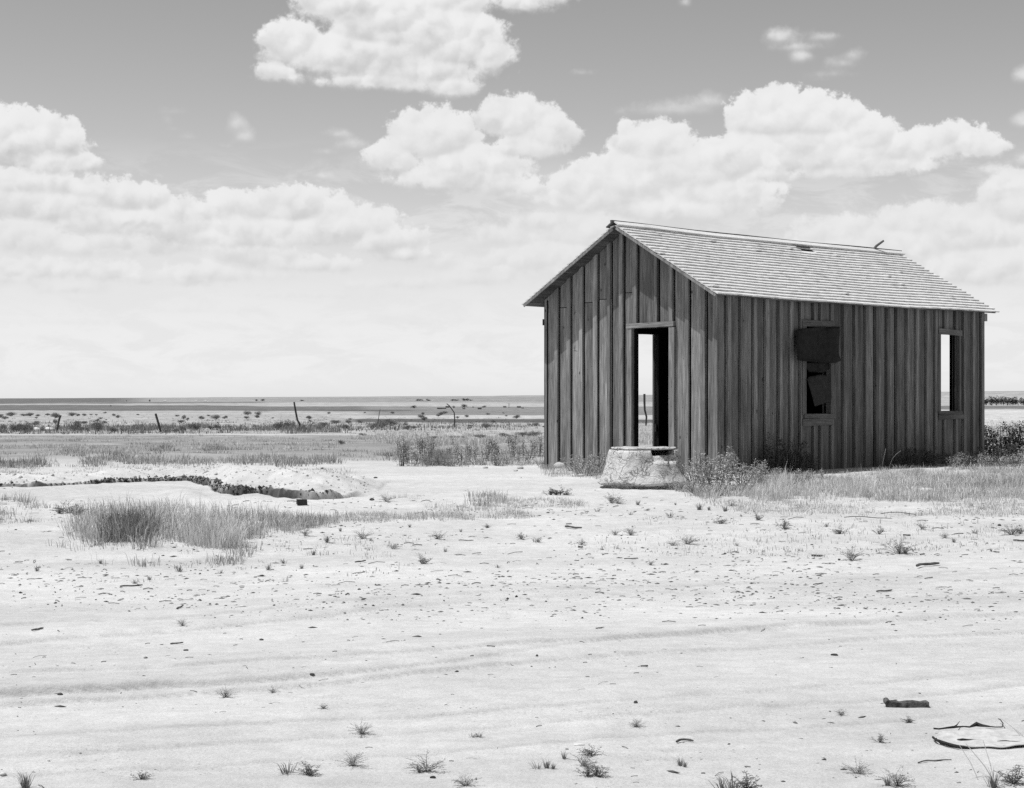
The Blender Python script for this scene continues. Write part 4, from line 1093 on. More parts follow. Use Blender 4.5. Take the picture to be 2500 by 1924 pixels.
ST = [(293, 1431, 348, 1428, .008, 'long thin straight stick below the tall grass clump'), (416, 1578, 447, 1575, .007, 'short dark stick between the ruts at the left'),
      (78, 1554, 105, 1549, .010, 'short stick near the upper rut at the far left'), (867, 1373, 893, 1369, .009, 'short crooked stick on the sand right of the tall grass'), (1380, 1289, 1419, 1294, .016, 'stout pale edged stick on the sand left of the well front'),
      (1981, 1352, 2010, 1353, .014, 'dark weathered stick lying before the covered window'), (2238, 1386, 2293, 1380, .017, 'long bent stick lying on the sand right of the twiggy weed'), (2474, 1318, 2504, 1320, .013, 'dark stick cut by the right edge of the view'),
      (2205, 1307, 2223, 1308, .012, 'short thick stick on the sand below the open window'), (1652, 1809, 1693, 1807, .0075, 'dark curved stick lying alone on the near sand'), (1565, 1637, 1582, 1636, .006, 'tiny dark stick right of the round stone on the road'),
      (431, 1491, 447, 1484, .009, 'pair end of dark bark on the sand above the upper rut'), (1524, 1365, 1558, 1364, .008, 'thin stick on the sand straight below the well'), (1411, 1338, 1423, 1338, .012, 'stubby stick below the well at its left'),
      (1120, 1322, 1156, 1323, .006, 'thin grey stick on the sand left of the well front'), (2140, 1440, 2178, 1437, .01, 'grey stick on the sand at the right half'), (2426, 1351, 2440, 1353, .008, 'short stick near the right edge before the weeds'),
      (1985, 1428, 2010, 1424, .006, 'thin stick on the sand below the dark window stick'), (860, 1405, 892, 1399, .005, 'thin twig on the sand left of centre'), (2046, 1365, 2052, 1365, .012, 'stub of wood beside the dark window stick'), (1455, 1552, 1475, 1549, .005, 'thin twig beside the rut at the centre')]
for q in ST: stick(*q, bend=.02 if 'bent' in q[5] or 'curved' in q[5] else 0)
stick(2242, 1864, 2322, 1857, .004, 'forked stick lying across a small weed at the lower right', bend=.012)
stick(2062, 1266, 2178, 1272, .0065, 'long thin twig lying on the low weeds below the open window', bend=.05)
stick(2150, 1256, 2238, 1262, .0065, 'arched thin twig lying just behind the long twig below the open window', bend=.09)

def rock(name, x, y, wpx, hrel, mat, label, cat='stone', seed=0, dep=.8, group=None, sink=.25):
    X, Y = map(float, gpt(x, y)); w = wpx / F * Y
    import bmesh
    bm = bmesh.new(); bmesh.ops.create_icosphere(bm, subdivisions=3, radius=.5)
    for v_ in bm.verts:
        c = v_.co
        k = 1 + .5 * (float(fbm(np.array([c.x * 3 + seed]), np.array([c.y * 3 + c.z * 4 + seed]), 500, 3)[0]) - .5)
        v_.co = Vector((c.x * k * w, c.y * k * w * dep, max(c.z * k, -.3) * w * hrel))
    me = bpy.data.meshes.new(name); bm.to_mesh(me); bm.free()
    me.materials.append(M[mat])
    tag(link_mesh(name, me, None, (X, Y, Tz(X, Y) + w * hrel * sink)), label, cat, group)
rock('rock', 1366, 1143, 32, .6, 'rock', 'pale rock among weeds at the foot of the gable wall', 'rock', 1)
rock('rock', 1418, 1165, 18, .5, 'rock', 'small pale rock beside the bush left of the well', 'rock', 2)
rock('rock', 1270, 1145, 16, .6, 'rock', 'small pale rock at the right end of the weed row', 'rock', 3)
rock('rock', 1259, 1150, 11, .6, 'rock', 'small grey stone beside the rock below the weed row', 'rock', 4)
rock('rock', 1185, 1144, 14, .5, 'rock', 'flat pale stone under the middle of the weed row', 'rock', 5)
rock('rock', 88, 1053, 24, .6, 'pale', 'pale boulder beside the sage bush left of the leftmost post', 'rock', 6)
rock('rock', 121, 1051, 24, .5, 'pale', 'pale boulder just left of the leftmost fence post', 'rock', 7)
rock('stone', 1552, 1728, 10, .9, 'stone', 'round dark stone on the road sand below the centre', 'stone', 8)
rock('stone', 1311, 1619, 7, .9, 'stone', 'round dark stone beside the lower rut', 'stone', 9)
rock('stone', 1057, 1899, 15, .5, 'char', 'dark flat stone beside a weed at the bottom centre', 'stone', 10, .5)
rock('stone', 2440, 1284, 9, .7, 'stone', 'dark stone by the weeds at the right edge', 'stone', 11)
rock('stone', 147, 1715, 14, .5, 'stone', 'dark stone lying against the lower rut at the left', 'stone', 12)
rock('stone', 762, 1667, 13, .4, 'stone', 'flat dark stone on the lower rut left of centre', 'stone', 13)
rock('stone', 638, 1569, 11, .5, 'stone', 'squat dark stone between the ruts', 'stone', 14)
rock('stone', 454, 1599, 13, .4, 'stone', 'flat dark stone between the ruts below the short stick', 'stone', 15)
rock('stone', 877, 1446, 8, .6, 'stone', 'dark stone on the sand above the upper rut', 'stone', 16)
rock('stone', 908, 1223, 12, .6, 'stone', 'dark clod by the end of the gully', 'stone', 17)
rock('stone', 2037, 1606, 18, .35, 'char', 'flat dark clod on the road at the right', 'stone', 18)
rock('stone', 917, 1168, 10, .5, 'stone', 'dark clod on the sand above the gully end', 'stone', 19)
rock('stone', 787, 1146, 7, .7, 'stone', 'small dark clod on the bank above the gully', 'stone', 20)
rock('shard', 1414, 1815, 26, .18, 'pale', 'white shard lying on the near sand', 'shard', 21, .5)
# brick
X, Y = map(float, gpt(737, 1244)); mb = MB(); mb.box(-.055, .05, -.06, .06, -.02, .056, .006)
tag(mb.build('brick', M['brick'], None, (X, Y, Tz(X, Y)), .25), 'dark square brick standing on the sand right of the tall grass', 'brick')
# charred plank chunk
X, Y = map(float, gpt(2216, 1730)); mb = MB()
for i in range(6):
    a0, a1 = -.085 + .028 * i, -.085 + .028 * (i + 1)
    h0 = .024 + .003 * math.sin(i * 2.2); h1 = .024 + .003 * math.sin((i + 1) * 2.2)
    mb.hexa([(a0, -.03, 0), (a1, -.03, 0), (a1, .03, 0), (a0, .03, 0), (a0, -.026, h0), (a1, -.026, h1), (a1, .026, h1), (a0, .026, h0)])
mb.tube([(-.088, -.028, .022), (-.084, .028, .024)], .013, 10, .1)
tag(mb.build('plank', M['plank'], None, (X, Y, Tz(X, Y) - .004), .03), 'charred stub of plank lying on the sand above the torn sheet', 'plank')
# torn curled sheet
X, Y = map(float, gpt(2392, 1805)); mb = MB(); NU, NV = 44, 22; top_ = []
for i in range(NU + 1):
    for j in range(NV + 1):
        u, v_ = i / NU, j / NV
        wid = .150 * (math.sin(PI * min(.5, u * 1.3 + .03)) ** .55) * (1 - .3 * max(0, u - .7))
        x = -.165 + .34 * u; y = (v_ - .5) * 2 * wid * (1 + .08 * math.sin(u * 13)) + .03 * (u - .5)
        rim_ = (abs(v_ - .5) * 2) ** 3
        fold = abs(math.sin(u * 9 + 3.2 * v_)) ** 3 * .010 + abs(math.sin(u * 5 - 4.4 * v_ + 1)) ** 5 * .014 + abs(math.sin(v_ * 7 + u * 2)) ** 4 * .008
        z = .006 + .003 * rim_ * (.5 + .5 * math.sin(u * 8 + (v_ > .5) * 2.4)) + fold * .35 * (1 - .4 * u)
        top_.append((x, y, max(z, .004)))
top_ = [(x, y, z + Tz(X + x, Y + y) - Tz(X, Y)) for x, y, z in top_]
nn = len(top_); mb.v = top_ + [(x, y, z - .003) for x, y, z in top_]
for i in range(NU):
    for j in range(NV):
        q = i * (NV + 1) + j
        mb.f.append((q, q + NV + 1, q + NV + 2, q + 1)); mb.f.append((nn + q, nn + q + 1, nn + q + NV + 2, nn + q + NV + 1))
bd = [j for j in range(NV + 1)] + [i * (NV + 1) + NV for i in range(1, NU + 1)] + [NU * (NV + 1) + j for j in range(NV - 1, -1, -1)] + [i * (NV + 1) for i in range(NU - 1, 0, -1)]
for p, q in zip(bd, bd[1:] + bd[:1]): mb.f.append((p, q, nn + q, nn + p))
scrap = mb.build('torn_sheet', M['sheet'], None, (X, Y, Tz(X, Y)), .0, smooth=True)
def scrap_strip(name, pts, r):
    mb = MB(); P = []
    for x, y in pts:
        a_, b_ = map(float, gpt(1900 + x / 3.64, 1500 + y / 3.64)); P.append((a_ - X, b_ - Y, Tz(a_, b_) - Tz(X, Y) + r[0] * .8 + (.016 if name == 'torn_edge' else .010)))
    mb.tube(P, [r[min(i, len(r) - 1)] for i in range(len(P))], 6, .25); mb.build(name, M['char'], scrap)
scrap_strip('rim_strip', [(1372, 1108), (1400, 1132), (1500, 1162), (1600, 1186), (1690, 1194)], [.004, .0055, .006, .005, .002])
scrap_strip('torn_edge', [(1380, 1052), (1430, 1056), (1500, 1046), (1560, 1038), (1650, 1030), (1700, 1034), (1760, 1016), (1810, 1030), (1880, 1042)], [.0035, .003, .004, .005, .003, .003, .008, .006, .003])
scrap_strip('torn_edge', [(1560, 1038), (1590, 1015), (1612, 992)], [.004, .0025, .001])
scrap_strip('fold_strip', [(1590, 1118), (1640, 1120), (1700, 1126), (1770, 1128)], [.002, .004, .003, .001])
scrap_strip('torn_edge', [(1880, 1042), (1930, 1046), (1990, 1046), (1998, 1015), (1975, 980), (1955, 972)], [.003, .002, .002, .002, .002, .0015])
tag(scrap, 'torn pale sheet with curled dark edged rim at the lower right', 'scrap')
stick(2434, 1810, 2500, 1813, .006, 'dark splinter lying right of the torn sheet', 'char', .01, 'splinter', 'splinters beside the torn sheet')
stick(2440, 1820, 2500, 1818, .004, 'thin dark splinter in front of the torn sheet right end', 'char', .0, 'splinter', 'splinters beside the torn sheet')

# pebbles, clods and chips (nobody could count them)
def scatter_clods():
    N = 6000
    px = RNG.uniform(-300, 2800, N); py = np.where(RNG.random(N) < .62, RNG.uniform(1225, 1520, N), RNG.uniform(1150, 1915, N))
    X, Y = gpt(px, py)
    dn = fbm(X * .8, Y * .8, 601, 3)
    keep = RNG.random(N) < sstep(.32, .62, dn) * np.where(py > 1520, .35, 1.0)
    q = np.stack([X, Y], 1) - A0; hu, hv = q @ U, q @ V
    keep &= ~((hu > -.1) & (hu < W + .1) & (hv > -.1) & (hv < L + .1)) & (np.hypot(X - wx, Y - wy) > .65)
    X, Y = X[keep], Y[keep]; m = len(X)
    s = np.exp(RNG.normal(math.log(.0042), .5, m)) * np.clip(Y / 10, .7, 1.7); s = np.minimum(s, .011); el = RNG.uniform(1, 3.2, m)
    base = np.array([(1, 0, 0), (0, 1, 0), (-1, 0, 0), (0, -1, 0), (0, 0, 1), (0, 0, -.6)], float)
    fc = np.array([(0, 1, 4), (1, 2, 4), (2, 3, 4), (3, 0, 4), (1, 0, 5), (2, 1, 5), (3, 2, 5), (0, 3, 5)])
    an = RNG.normal(0, .6, m); ca, sa = np.cos(an)[:, None], np.sin(an)[:, None]
    P = base[None] * RNG.uniform(.6, 1.3, (m, 6, 1)) * s[:, None, None]
    px_, py_, pz_ = P[:, :, 0] * el[:, None], P[:, :, 1] * .8, P[:, :, 2] * .7
    co = np.stack([px_ * ca - py_ * sa + X[:, None], px_ * sa + py_ * ca + Y[:, None], pz_ + (T(X, Y) + s * .25)[:, None]], -1).reshape(-1, 3)
    tr = (np.arange(m)[:, None, None] * 6 + fc[None]).reshape(-1, 3)
    sh_ = np.where(RNG.random(m) < .72, RNG.uniform(.06, .26, m), RNG.uniform(.3, .6, m))
    me = np_mesh('pebbles', co, tr, M['clod'], np.repeat(sh_, 6)[:, None])
    tag(link_mesh('pebbles', me), 'dark crumbs of bark, clods and pebbles strewn over the sand', 'pebbles', kind='stuff')
scatter_clods()
def straw():
    N = 2000
    px = RNG.uniform(-300, 2800, N); py = np.where(RNG.random(N) < .6, RNG.uniform(1215, 1460, N), RNG.uniform(1440, 1920, N))
    X, Y = gpt(px, py)
    k = RNG.random(N) < sstep(.34, .62, fbm(X * .9 + 40, Y * .9, 651, 3)) * np.where(py > 1500, .45, 1)
    q = np.stack([X, Y], 1) - A0; hu, hv = q @ U, q @ V
    k &= ~((hu > -.1) & (hu < W + .1) & (hv > -.1) & (hv < L + .1)) & (np.hypot(X - wx, Y - wy) > .66)
    X, Y = X[k], Y[k]; m = len(X)
    ln = np.exp(RNG.normal(math.log(.032), .6, m)) * np.clip(Y / 11, .7, 1.5); an = RNG.normal(0, .8, m); r_ = RNG.uniform(.0010, .0028, m) * np.clip(Y / 9, .8, 1.7)
    ca, sa = np.cos(an), np.sin(an); P = []
    for t, z in ((-.5, .0), (0., .35), (.5, .1)):
        bx, by = X + ca * ln * t, Y + sa * ln * t + RNG.normal(0, .06, m) * ln; bz = T(bx, by) + r_ + z * ln * .22
        for a_ in (0, 2.1, 4.2): P.append(np.stack([bx - sa * math.cos(a_) * r_, by + ca * math.cos(a_) * r_, bz + math.sin(a_) * r_], 1))
    co = np.stack(P, 1).reshape(-1, 3)
    fc = []
    for g_ in (0, 3):
        for q_ in range(3):
            n_ = (q_ + 1) % 3; fc += [(g_ + q_, g_ + n_, g_ + 3 + n_), (g_ + q_, g_ + 3 + n_, g_ + 3 + q_)]
    tr = (np.arange(m)[:, None, None] * 9 + np.array(fc)[None]).reshape(-1, 3)
    me = np_mesh('straw', co, tr, M['clod'], np.repeat(np.where(RNG.random(m) < .5, RNG.uniform(.08, .24, m), RNG.uniform(.25, .5, m)), 9)[:, None])
    tag(link_mesh('straw', me), 'broken straws and bits of twig littering the sand', 'straw', kind='stuff')
straw()
# crumbly clods on the gully bank
def bank_clods():
    N = 3600
    px = RNG.uniform(-300, 900, N); py = RNG.uniform(1136, 1205, N); X, Y = gpt(px, py)
    yc = np.interp(X, _gx, _gy); d = Y - yc
    k = (d > .05) & (d < 3.2) & (RNG.random(N) < .75); X, Y = X[k], Y[k]; m = len(X)
    s = np.exp(RNG.normal(math.log(.011), .5, m))
    base = np.array([(1, 0, 0), (0, 1, 0), (-1, 0, 0), (0, -1, 0), (0, 0, 1), (0, 0, -.6)], float)
    fc = np.array([(0, 1, 4), (1, 2, 4), (2, 3, 4), (3, 0, 4), (1, 0, 5), (2, 1, 5), (3, 2, 5), (0, 3, 5)])
    P = base[None] * RNG.uniform(.6, 1.4, (m, 6, 1)) * s[:, None, None]
    an = RNG.uniform(0, 6, m); ca, sa = np.cos(an)[:, None], np.sin(an)[:, None]
    co = np.stack([P[:, :, 0] * ca - P[:, :, 1] * sa + X[:, None], P[:, :, 0] * sa + P[:, :, 1] * ca + Y[:, None], P[:, :, 2] + (T(X, Y) + s * .1)[:, None]], -1).reshape(-1, 3)
    tr = (np.arange(m)[:, None, None] * 6 + fc[None]).reshape(-1, 3)
    me = np_mesh('gully_clods', co, tr, M['clod'], np.repeat(RNG.uniform(.2, .48, m), 6)[:, None])
    # crumbs in the cut, their colour darkened for its shade and roots
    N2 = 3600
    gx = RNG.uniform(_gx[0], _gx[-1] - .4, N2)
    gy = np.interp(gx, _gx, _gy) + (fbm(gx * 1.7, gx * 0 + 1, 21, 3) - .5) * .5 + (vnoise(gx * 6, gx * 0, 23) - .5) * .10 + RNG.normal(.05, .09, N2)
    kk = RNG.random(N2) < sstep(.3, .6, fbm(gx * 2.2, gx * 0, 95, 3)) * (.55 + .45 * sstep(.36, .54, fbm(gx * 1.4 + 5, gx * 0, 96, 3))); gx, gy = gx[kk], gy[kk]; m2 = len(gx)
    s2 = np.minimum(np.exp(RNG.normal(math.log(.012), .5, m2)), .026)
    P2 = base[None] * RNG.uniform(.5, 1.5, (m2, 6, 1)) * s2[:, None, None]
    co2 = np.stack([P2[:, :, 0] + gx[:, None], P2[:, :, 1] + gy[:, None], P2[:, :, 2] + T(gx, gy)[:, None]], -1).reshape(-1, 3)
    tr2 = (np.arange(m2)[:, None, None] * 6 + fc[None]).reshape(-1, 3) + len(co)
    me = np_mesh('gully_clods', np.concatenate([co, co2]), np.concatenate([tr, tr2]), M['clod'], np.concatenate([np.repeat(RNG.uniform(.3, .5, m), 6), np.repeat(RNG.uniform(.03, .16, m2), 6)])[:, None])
    tag(link_mesh('gully_clods', me), 'crumbled earth clods on the bank above the gully', 'clods', kind='stuff')
bank_clods()

# ------------------------------------------------------------------ the far plain: trees, farmsteads
def tree_mesh(seed, n=420):
    random.seed(seed); mb = MB()
    lobes = [(random.uniform(-.32, .32), random.uniform(-.3, .3), random.uniform(.3, .72), random.uniform(.16, .28)) for _ in range(8)]
    for k in range(n):
        lx, ly, lz, lr = random.choice(lobes)
        v_ = Vector((random.gauss(0, 1), random.gauss(0, 1), random.gauss(0, 1))).normalized() * lr * random.uniform(.4, 1.1)
        rnd_leaf(mb, Vector((lx, ly, max(.08, lz + v_.z))) + Vector((v_.x, v_.y, 0)), v_, random.uniform(.08, .15), random.uniform(.06, .1))
    tr = MB(); tr.tube([(0, 0, -.1), (.01, 0, .2), (0, .01, .5)], [.03, .026, .015], 5)
    for lx, ly, lz, lr in lobes[:4]: tr.tube([(0, 0, .2), (lx * .6, ly * .6, lz * .75), (lx, ly, lz)], [.018, .012, .006], 4)
    return tr.mesh('trunk', M['farwood']), mb.mesh('crown', M['tree'])
FT = [tree_mesh(700 + i) for i in range(3)]
def far_tree(x, y, w, h, label, group):
    Y = float(d_of_y(y)) if y > 979 else 5200.; X = (x - CX) / F * Y
    o = empty('far_tree', (X, Y, Tz(X, Y)), rp.uniform(0, 6))
    for nm, me in zip(('trunk', 'crown'), FT[int(x) % 3]): link_mesh(nm, me, o); o.scale = (w / F * Y, w / F * Y, h / F * Y * 1.1)
    tag(o, label, 'tree', group)
for q in ((850, 270, 84, 26), (1350, 265, 82, 34), (1540, 264, 56, 20), (1432, 266, 18, 14), (1245, 268, 30, 24)):
    far_tree(*c5(*q), 'dark round tree at the far farmstead beyond the forked post', 'trees of the far farmstead')
for q in ((1000, 163, 60, 14), (985, 176, 40, 20)): far_tree(*c5(*q), 'tree by the white buildings on the horizon', 'trees on the horizon')
for q in ((885, 178, 40, 20), (925, 174, 60, 18), (1235, 176, 50, 18), (1275, 174, 60, 16), (1345, 175, 60, 26), (1385, 176, 60, 24), (1420, 176, 40, 14)):
    far_tree(*c5(*q), 'tree of the dark groves on the horizon left of the shack', 'trees on the horizon')
for q in ((1095, 170, 22, 12), (1478, 126, 24, 22), (1250, 108, 16, 10)): far_tree(*c6(*q), 'single small tree far out on the left plain', 'trees on the horizon')
for q in ((72, 206, 26, 12), (112, 206, 34, 14), (375, 204, 40, 9)): far_tree(*c4(*q), 'small tree on the horizon above the tall knobby post', 'trees on the horizon')
def c7(x, y, w, h): return (2360 + x / 6.464, 920 + y / 6.464, w / 6.464, h / 6.464)
for q in ((300, 360, 80, 40), (385, 362, 90, 52), (475, 362, 110, 70), (585, 364, 90, 54), (650, 364, 100, 64), (730, 364, 90, 58), (815, 364, 90, 46), (900, 362, 90, 40), (980, 362, 90, 50), (240, 360, 90, 40), (180, 360, 90, 44), (100, 360, 90, 30), (20, 360, 90, 40)):
    x, y, w, h = c7(*q); Y = 2600.; X = (x - CX) / F * Y
    o = empty('far_tree', (X, Y, Tz(X, Y)), rp.uniform(0, 6))
    for nm, me in zip(('trunk', 'crown'), FT[int(x) % 3]): link_mesh(nm, me, o); dzz = (CY - y) / F * Y + CAMZ - Tz(X, Y)
    o.scale = (w / F * Y * 1.7, w / F * Y * 1.7, (h / F * Y) * 1.1 + max(0, dzz))
    tag(o, 'tree in the dark belt on the plain right of the shack', 'tree', 'tree belt behind the shack')
def far_house(x, y, w, h, mat, label, rz=.4, roof_='farroof'):
    Y = float(d_of_y(y)) if y > 979 else 5200.; X = (x - CX) / F * Y; k = F / Y
    w_, h_ = w / k, h / k; d_ = w_ * .6
    r = empty('farm_building', (X, Y, Tz(X, Y)), rz)
    mb = MB(); mb.add([(-w_ / 2, -d_ / 2, -1), (w_ / 2, -d_ / 2, -1), (w_ / 2, d_ / 2, -1), (-w_ / 2, d_ / 2, -1), (-w_ / 2, -d_ / 2, h_ * .6), (w_ / 2, -d_ / 2, h_ * .6), (w_ / 2, d_ / 2, h_ * .6), (-w_ / 2, d_ / 2, h_ * .6), (-w_ / 2, 0, h_ * .97), (w_ / 2, 0, h_ * .97)],
                      [(0, 1, 5, 4), (1, 2, 6, 9, 5), (2, 3, 7, 6), (3, 0, 4, 8, 7)]); mb.build('wall', M[mat], r)
    mb = MB(); e = w_ * .04
    for sg in (-1, 1):
        mb.add([(-w_ / 2 - e, sg * (d_ / 2 + e), h_ * .57), (w_ / 2 + e, sg * (d_ / 2 + e), h_ * .57), (w_ / 2 + e, 0, h_), (-w_ / 2 - e, 0, h_)], [(0, 1, 2, 3)])
    mb.build('roof', M[roof_], r)
    tag(r, label, 'building', 'far farm buildings')
far_house(*c5(1105, 278, 44, 16), 'farwood', 'low dark shed left of the forked post at the far farmstead')
far_house(*c5(1150, 276, 40, 14), 'farwood', 'low dark shed directly left of the forked post top', .1)
far_house(*c5(1183, 264, 34, 18), 'farwood', 'small grey house behind the sheds of the far farmstead', .7)
far_house(*c5(1345, 278, 26, 11), 'farwood', 'tiny shed under the large farmstead tree')
far_house(*c5(1500, 280, 34, 18), 'farwood', 'small dark shed right of the large farmstead tree')
far_house(*c5(1748, 262, 28, 14), 'farwood', 'small dark shed left of the thin mast')
far_house(*c5(1888, 264, 36, 16), 'farwood', 'dark barn right of the thin mast')
far_house(*c5(1925, 272, 22, 10), 'farwood', 'tiny dark shed at the right end of the far farmstead')
far_house(*c5(955, 181, 70, 12), 'farwall', 'long white building among trees on the horizon', 0, 'farwall')
far_house(*c5(895, 182, 24, 8), 'farwall', 'small white building left of the long white one on the horizon', 0, 'farwall')
for q in ((1630, 113, 26, 10), (1935, 107, 24, 10), (2030, 107, 22, 10), (2095, 107, 14, 12)): far_house(*c6(*q), 'farwall', 'tiny white house on the left horizon', 0, 'farwall')
far_house(*c7(360, 396, 80, 24), 'farwood', 'low grey shed on the plain right of the shack, nearer the wall', .1)
far_house(*c7(490, 402, 90, 30), 'farwood', 'dark open shed on the plain right of the shack, nearer the edge', .2)
x, y, w, h = c5(1790, 268, 10, 44); Y = float(d_of_y(y)); X = (x - CX) / F * Y
mb = MB(); hh = h / F * Y; mb.tube([(0, 0, -.5), (0, 0, hh)], [.22, .16], 5); mb.tube([(-1.2, 0, hh * .92), (1.2, 0, hh * .92)], .18, 5); mb.tube([(-.5, 0, hh * .55), (.5, 0, hh * .55)], .15, 4)
tag(mb.build('mast', M['farwood'], None, (X, Y, Tz(X, Y))), 'thin mast with crossarms between the far sheds', 'mast')

# ------------------------------------------------------------------ sky: Nishita daylight through a red filter, fair weather cumulus
def build_world():
    w = bpy.data.worlds.new('World'); SC.world = w
    n = NT(w)
    sky = n.n('ShaderNodeTexSky', sky_type='NISHITA', sun_disc=False)
    sky.sun_elevation = math.asin(SUN[2]); sky.sun_rotation = math.atan2(SUN[0], SUN[1])
    sky.altitude = 1000; sky.air_density = 1.0; sky.dust_density = 1.6; sky.ozone_density = 1.0
    sp_ = n.n('ShaderNodeSeparateColor'); n.l(sky.outputs[0], sp_.inputs[0])
    tc = n.n('ShaderNodeTexCoord').outputs['Generated']
    sx = n.n('ShaderNodeSeparateXYZ'); n.l(tc, sx.inputs[0])
    X, Y, Z = sx.outputs
    base = n.math('ADD', n.math('MULTIPLY', sp_.outputs[0], SKY_R), n.math('MULTIPLY', sp_.outputs[1], SKY_G))
    base = n.math('SMOOTH_MIN', base, 6.3, 1.2)
    # bearing and height of the look direction, in units of the survey
    az = n.math('MULTIPLY', n.math('ARCTAN2', X, Y), F)
    el = n.math('MULTIPLY', n.math('ARCSINE', Z), F)
    # ground haze whitens the sky near the horizon
    hz = n.math('POWER', 2.718, n.math('MULTIPLY', n.math('MAXIMUM', el, 0), -1 / HZ_H))
    base = n.math('ADD', base, n.math('MULTIPLY', hz, HZ_A))
    P = n.n('ShaderNodeCombineXYZ'); n.l(az, P.inputs[0]); n.l(el, P.inputs[1]); P = P.outputs[0]
    # billow noise: finer with distance (low clouds are farther)
    wn = n.n('ShaderNodeTexNoise'); wn.inputs['Scale'].default_value = 1 / 120.; wn.inputs['Detail'].default_value = 5; wn.inputs['Roughness'].default_value = .6; n.l(P, wn.inputs['Vector'])
    sub = n.n('ShaderNodeVectorMath', operation='SUBTRACT'); n.l(wn.outputs[1], sub.inputs[0]); sub.inputs[1].default_value = (.5, .5, .5)
    wp = n.n('ShaderNodeVectorMath', operation='MULTIPLY_ADD'); n.l(sub.outputs[0], wp.inputs[0]); wp.inputs[1].default_value = (120, 90, 0); n.l(P, wp.inputs[2])
    PW = wp.outputs[0]
    bil = n.vor(n.scale(PW, (1, 1, 1)), 1 / 46.); bil.feature = 'SMOOTH_F1'; bil.inputs['Smoothness'].default_value = .35
    bil2 = n.vor(PW, 1 / 19.); 
    nz = n.noise(P, 1 / 48., 8, .66)
    n2 = n.noise(P, 1 / 85., 5, .6)
    edge = n.math('ADD', n.math('MULTIPLY', n.math('SUBTRACT', .45, bil.outputs['Distance']), 15.), n.math('MULTIPLY', n.math('SUBTRACT', .4, bil2.outputs['Distance']), 8.))
    edge = n.math('ADD', edge, n.math('MULTIPLY', n.math('SUBTRACT', nz, .5), 74.))
    # the same relief looked at from a little up-sun, to light the billows
    Ps = n.n('ShaderNodeVectorMath', operation='ADD'); n.l(PW, Ps.inputs[0]); Ps.inputs[1].default_value = (-7, 12, 0)
    bs = n.vor(Ps.outputs[0], 1 / 46.); bs.feature = 'SMOOTH_F1'; bs.inputs['Smoothness'].default_value = .35
    relief = n.math('MULTIPLY', n.math('SUBTRACT', bs.outputs['Distance'], bil.outputs['Distance']), 1.0)
    relief = n.math('ADD', n.math('MULTIPLY', relief, .35), n.math('MULTIPLY', n.math('SUBTRACT', n2, .5), .5))
    # one cloud lobe
    gr = bpy.data.node_groups.new('cloud_lobe', 'ShaderNodeTree')
    it = gr.interface
    for nm, st in (('P', 'NodeSocketVector'), ('C', 'NodeSocketVector'), ('R', 'NodeSocketVector'), ('S', 'NodeSocketFloat')): it.new_socket(nm, in_out='INPUT', socket_type=st)
    for nm in ('f', 'v'): it.new_socket(nm, in_out='OUTPUT', socket_type='NodeSocketFloat')
    gi, go = gr.nodes.new('NodeGroupInput'), gr.nodes.new('NodeGroupOutput')
    class GN(NT):
        def __init__(s): s.t = gr
    q = GN()
    d = q.n('ShaderNodeVectorMath', operation='SUBTRACT'); q.l(gi.outputs['P'], d.inputs[0]); q.l(gi.outputs['C'], d.inputs[1])
    e = q.n('ShaderNodeVectorMath', operation='MULTIPLY'); q.l(d.outputs[0], e.inputs[0]); q.l(gi.outputs['R'], e.inputs[1])
    s3 = q.n('ShaderNodeSeparateXYZ'); q.l(e.outputs[0], s3.inputs[0])
    yd = q.math('MULTIPLY', s3.outputs[1], q.math('ADD', 1.0, q.math('MULTIPLY', q.math('LESS_THAN', s3.outputs[1], 0), .7)))
    rr2 = q.math('SQRT', q.math('ADD', q.math('MULTIPLY', s3.outputs[0], s3.outputs[0]), q.math('MULTIPLY', yd, yd)))
    q.l(q.math('MULTIPLY', q.math('SUBTRACT', 1, rr2), gi.outputs['S']), go.inputs['f']); q.l(s3.outputs[1], go.inputs['v'])
    K = 2500 / 2184.
    # faint streaked layers of far cloud down to the horizon
    st = n.noise(n.scale(P, (1 / 210., 1 / 70., 1)), 1.0, 8, .66, .5)
    sa_ = n.math('MULTIPLY', n.ramp(st, .44, .60, 0, .6), n.math('MULTIPLY', n.ramp(el, 0, 110, .35, 1), n.ramp(el, 420, 640, 1, 0)))
    mx = n.n('ShaderNodeMix', data_type='FLOAT'); n.l(sa_, mx.inputs[0]); n.l(base, mx.inputs[2]); mx.inputs[3].default_value = CLOUD_B * .95
    col = mx.outputs[0]
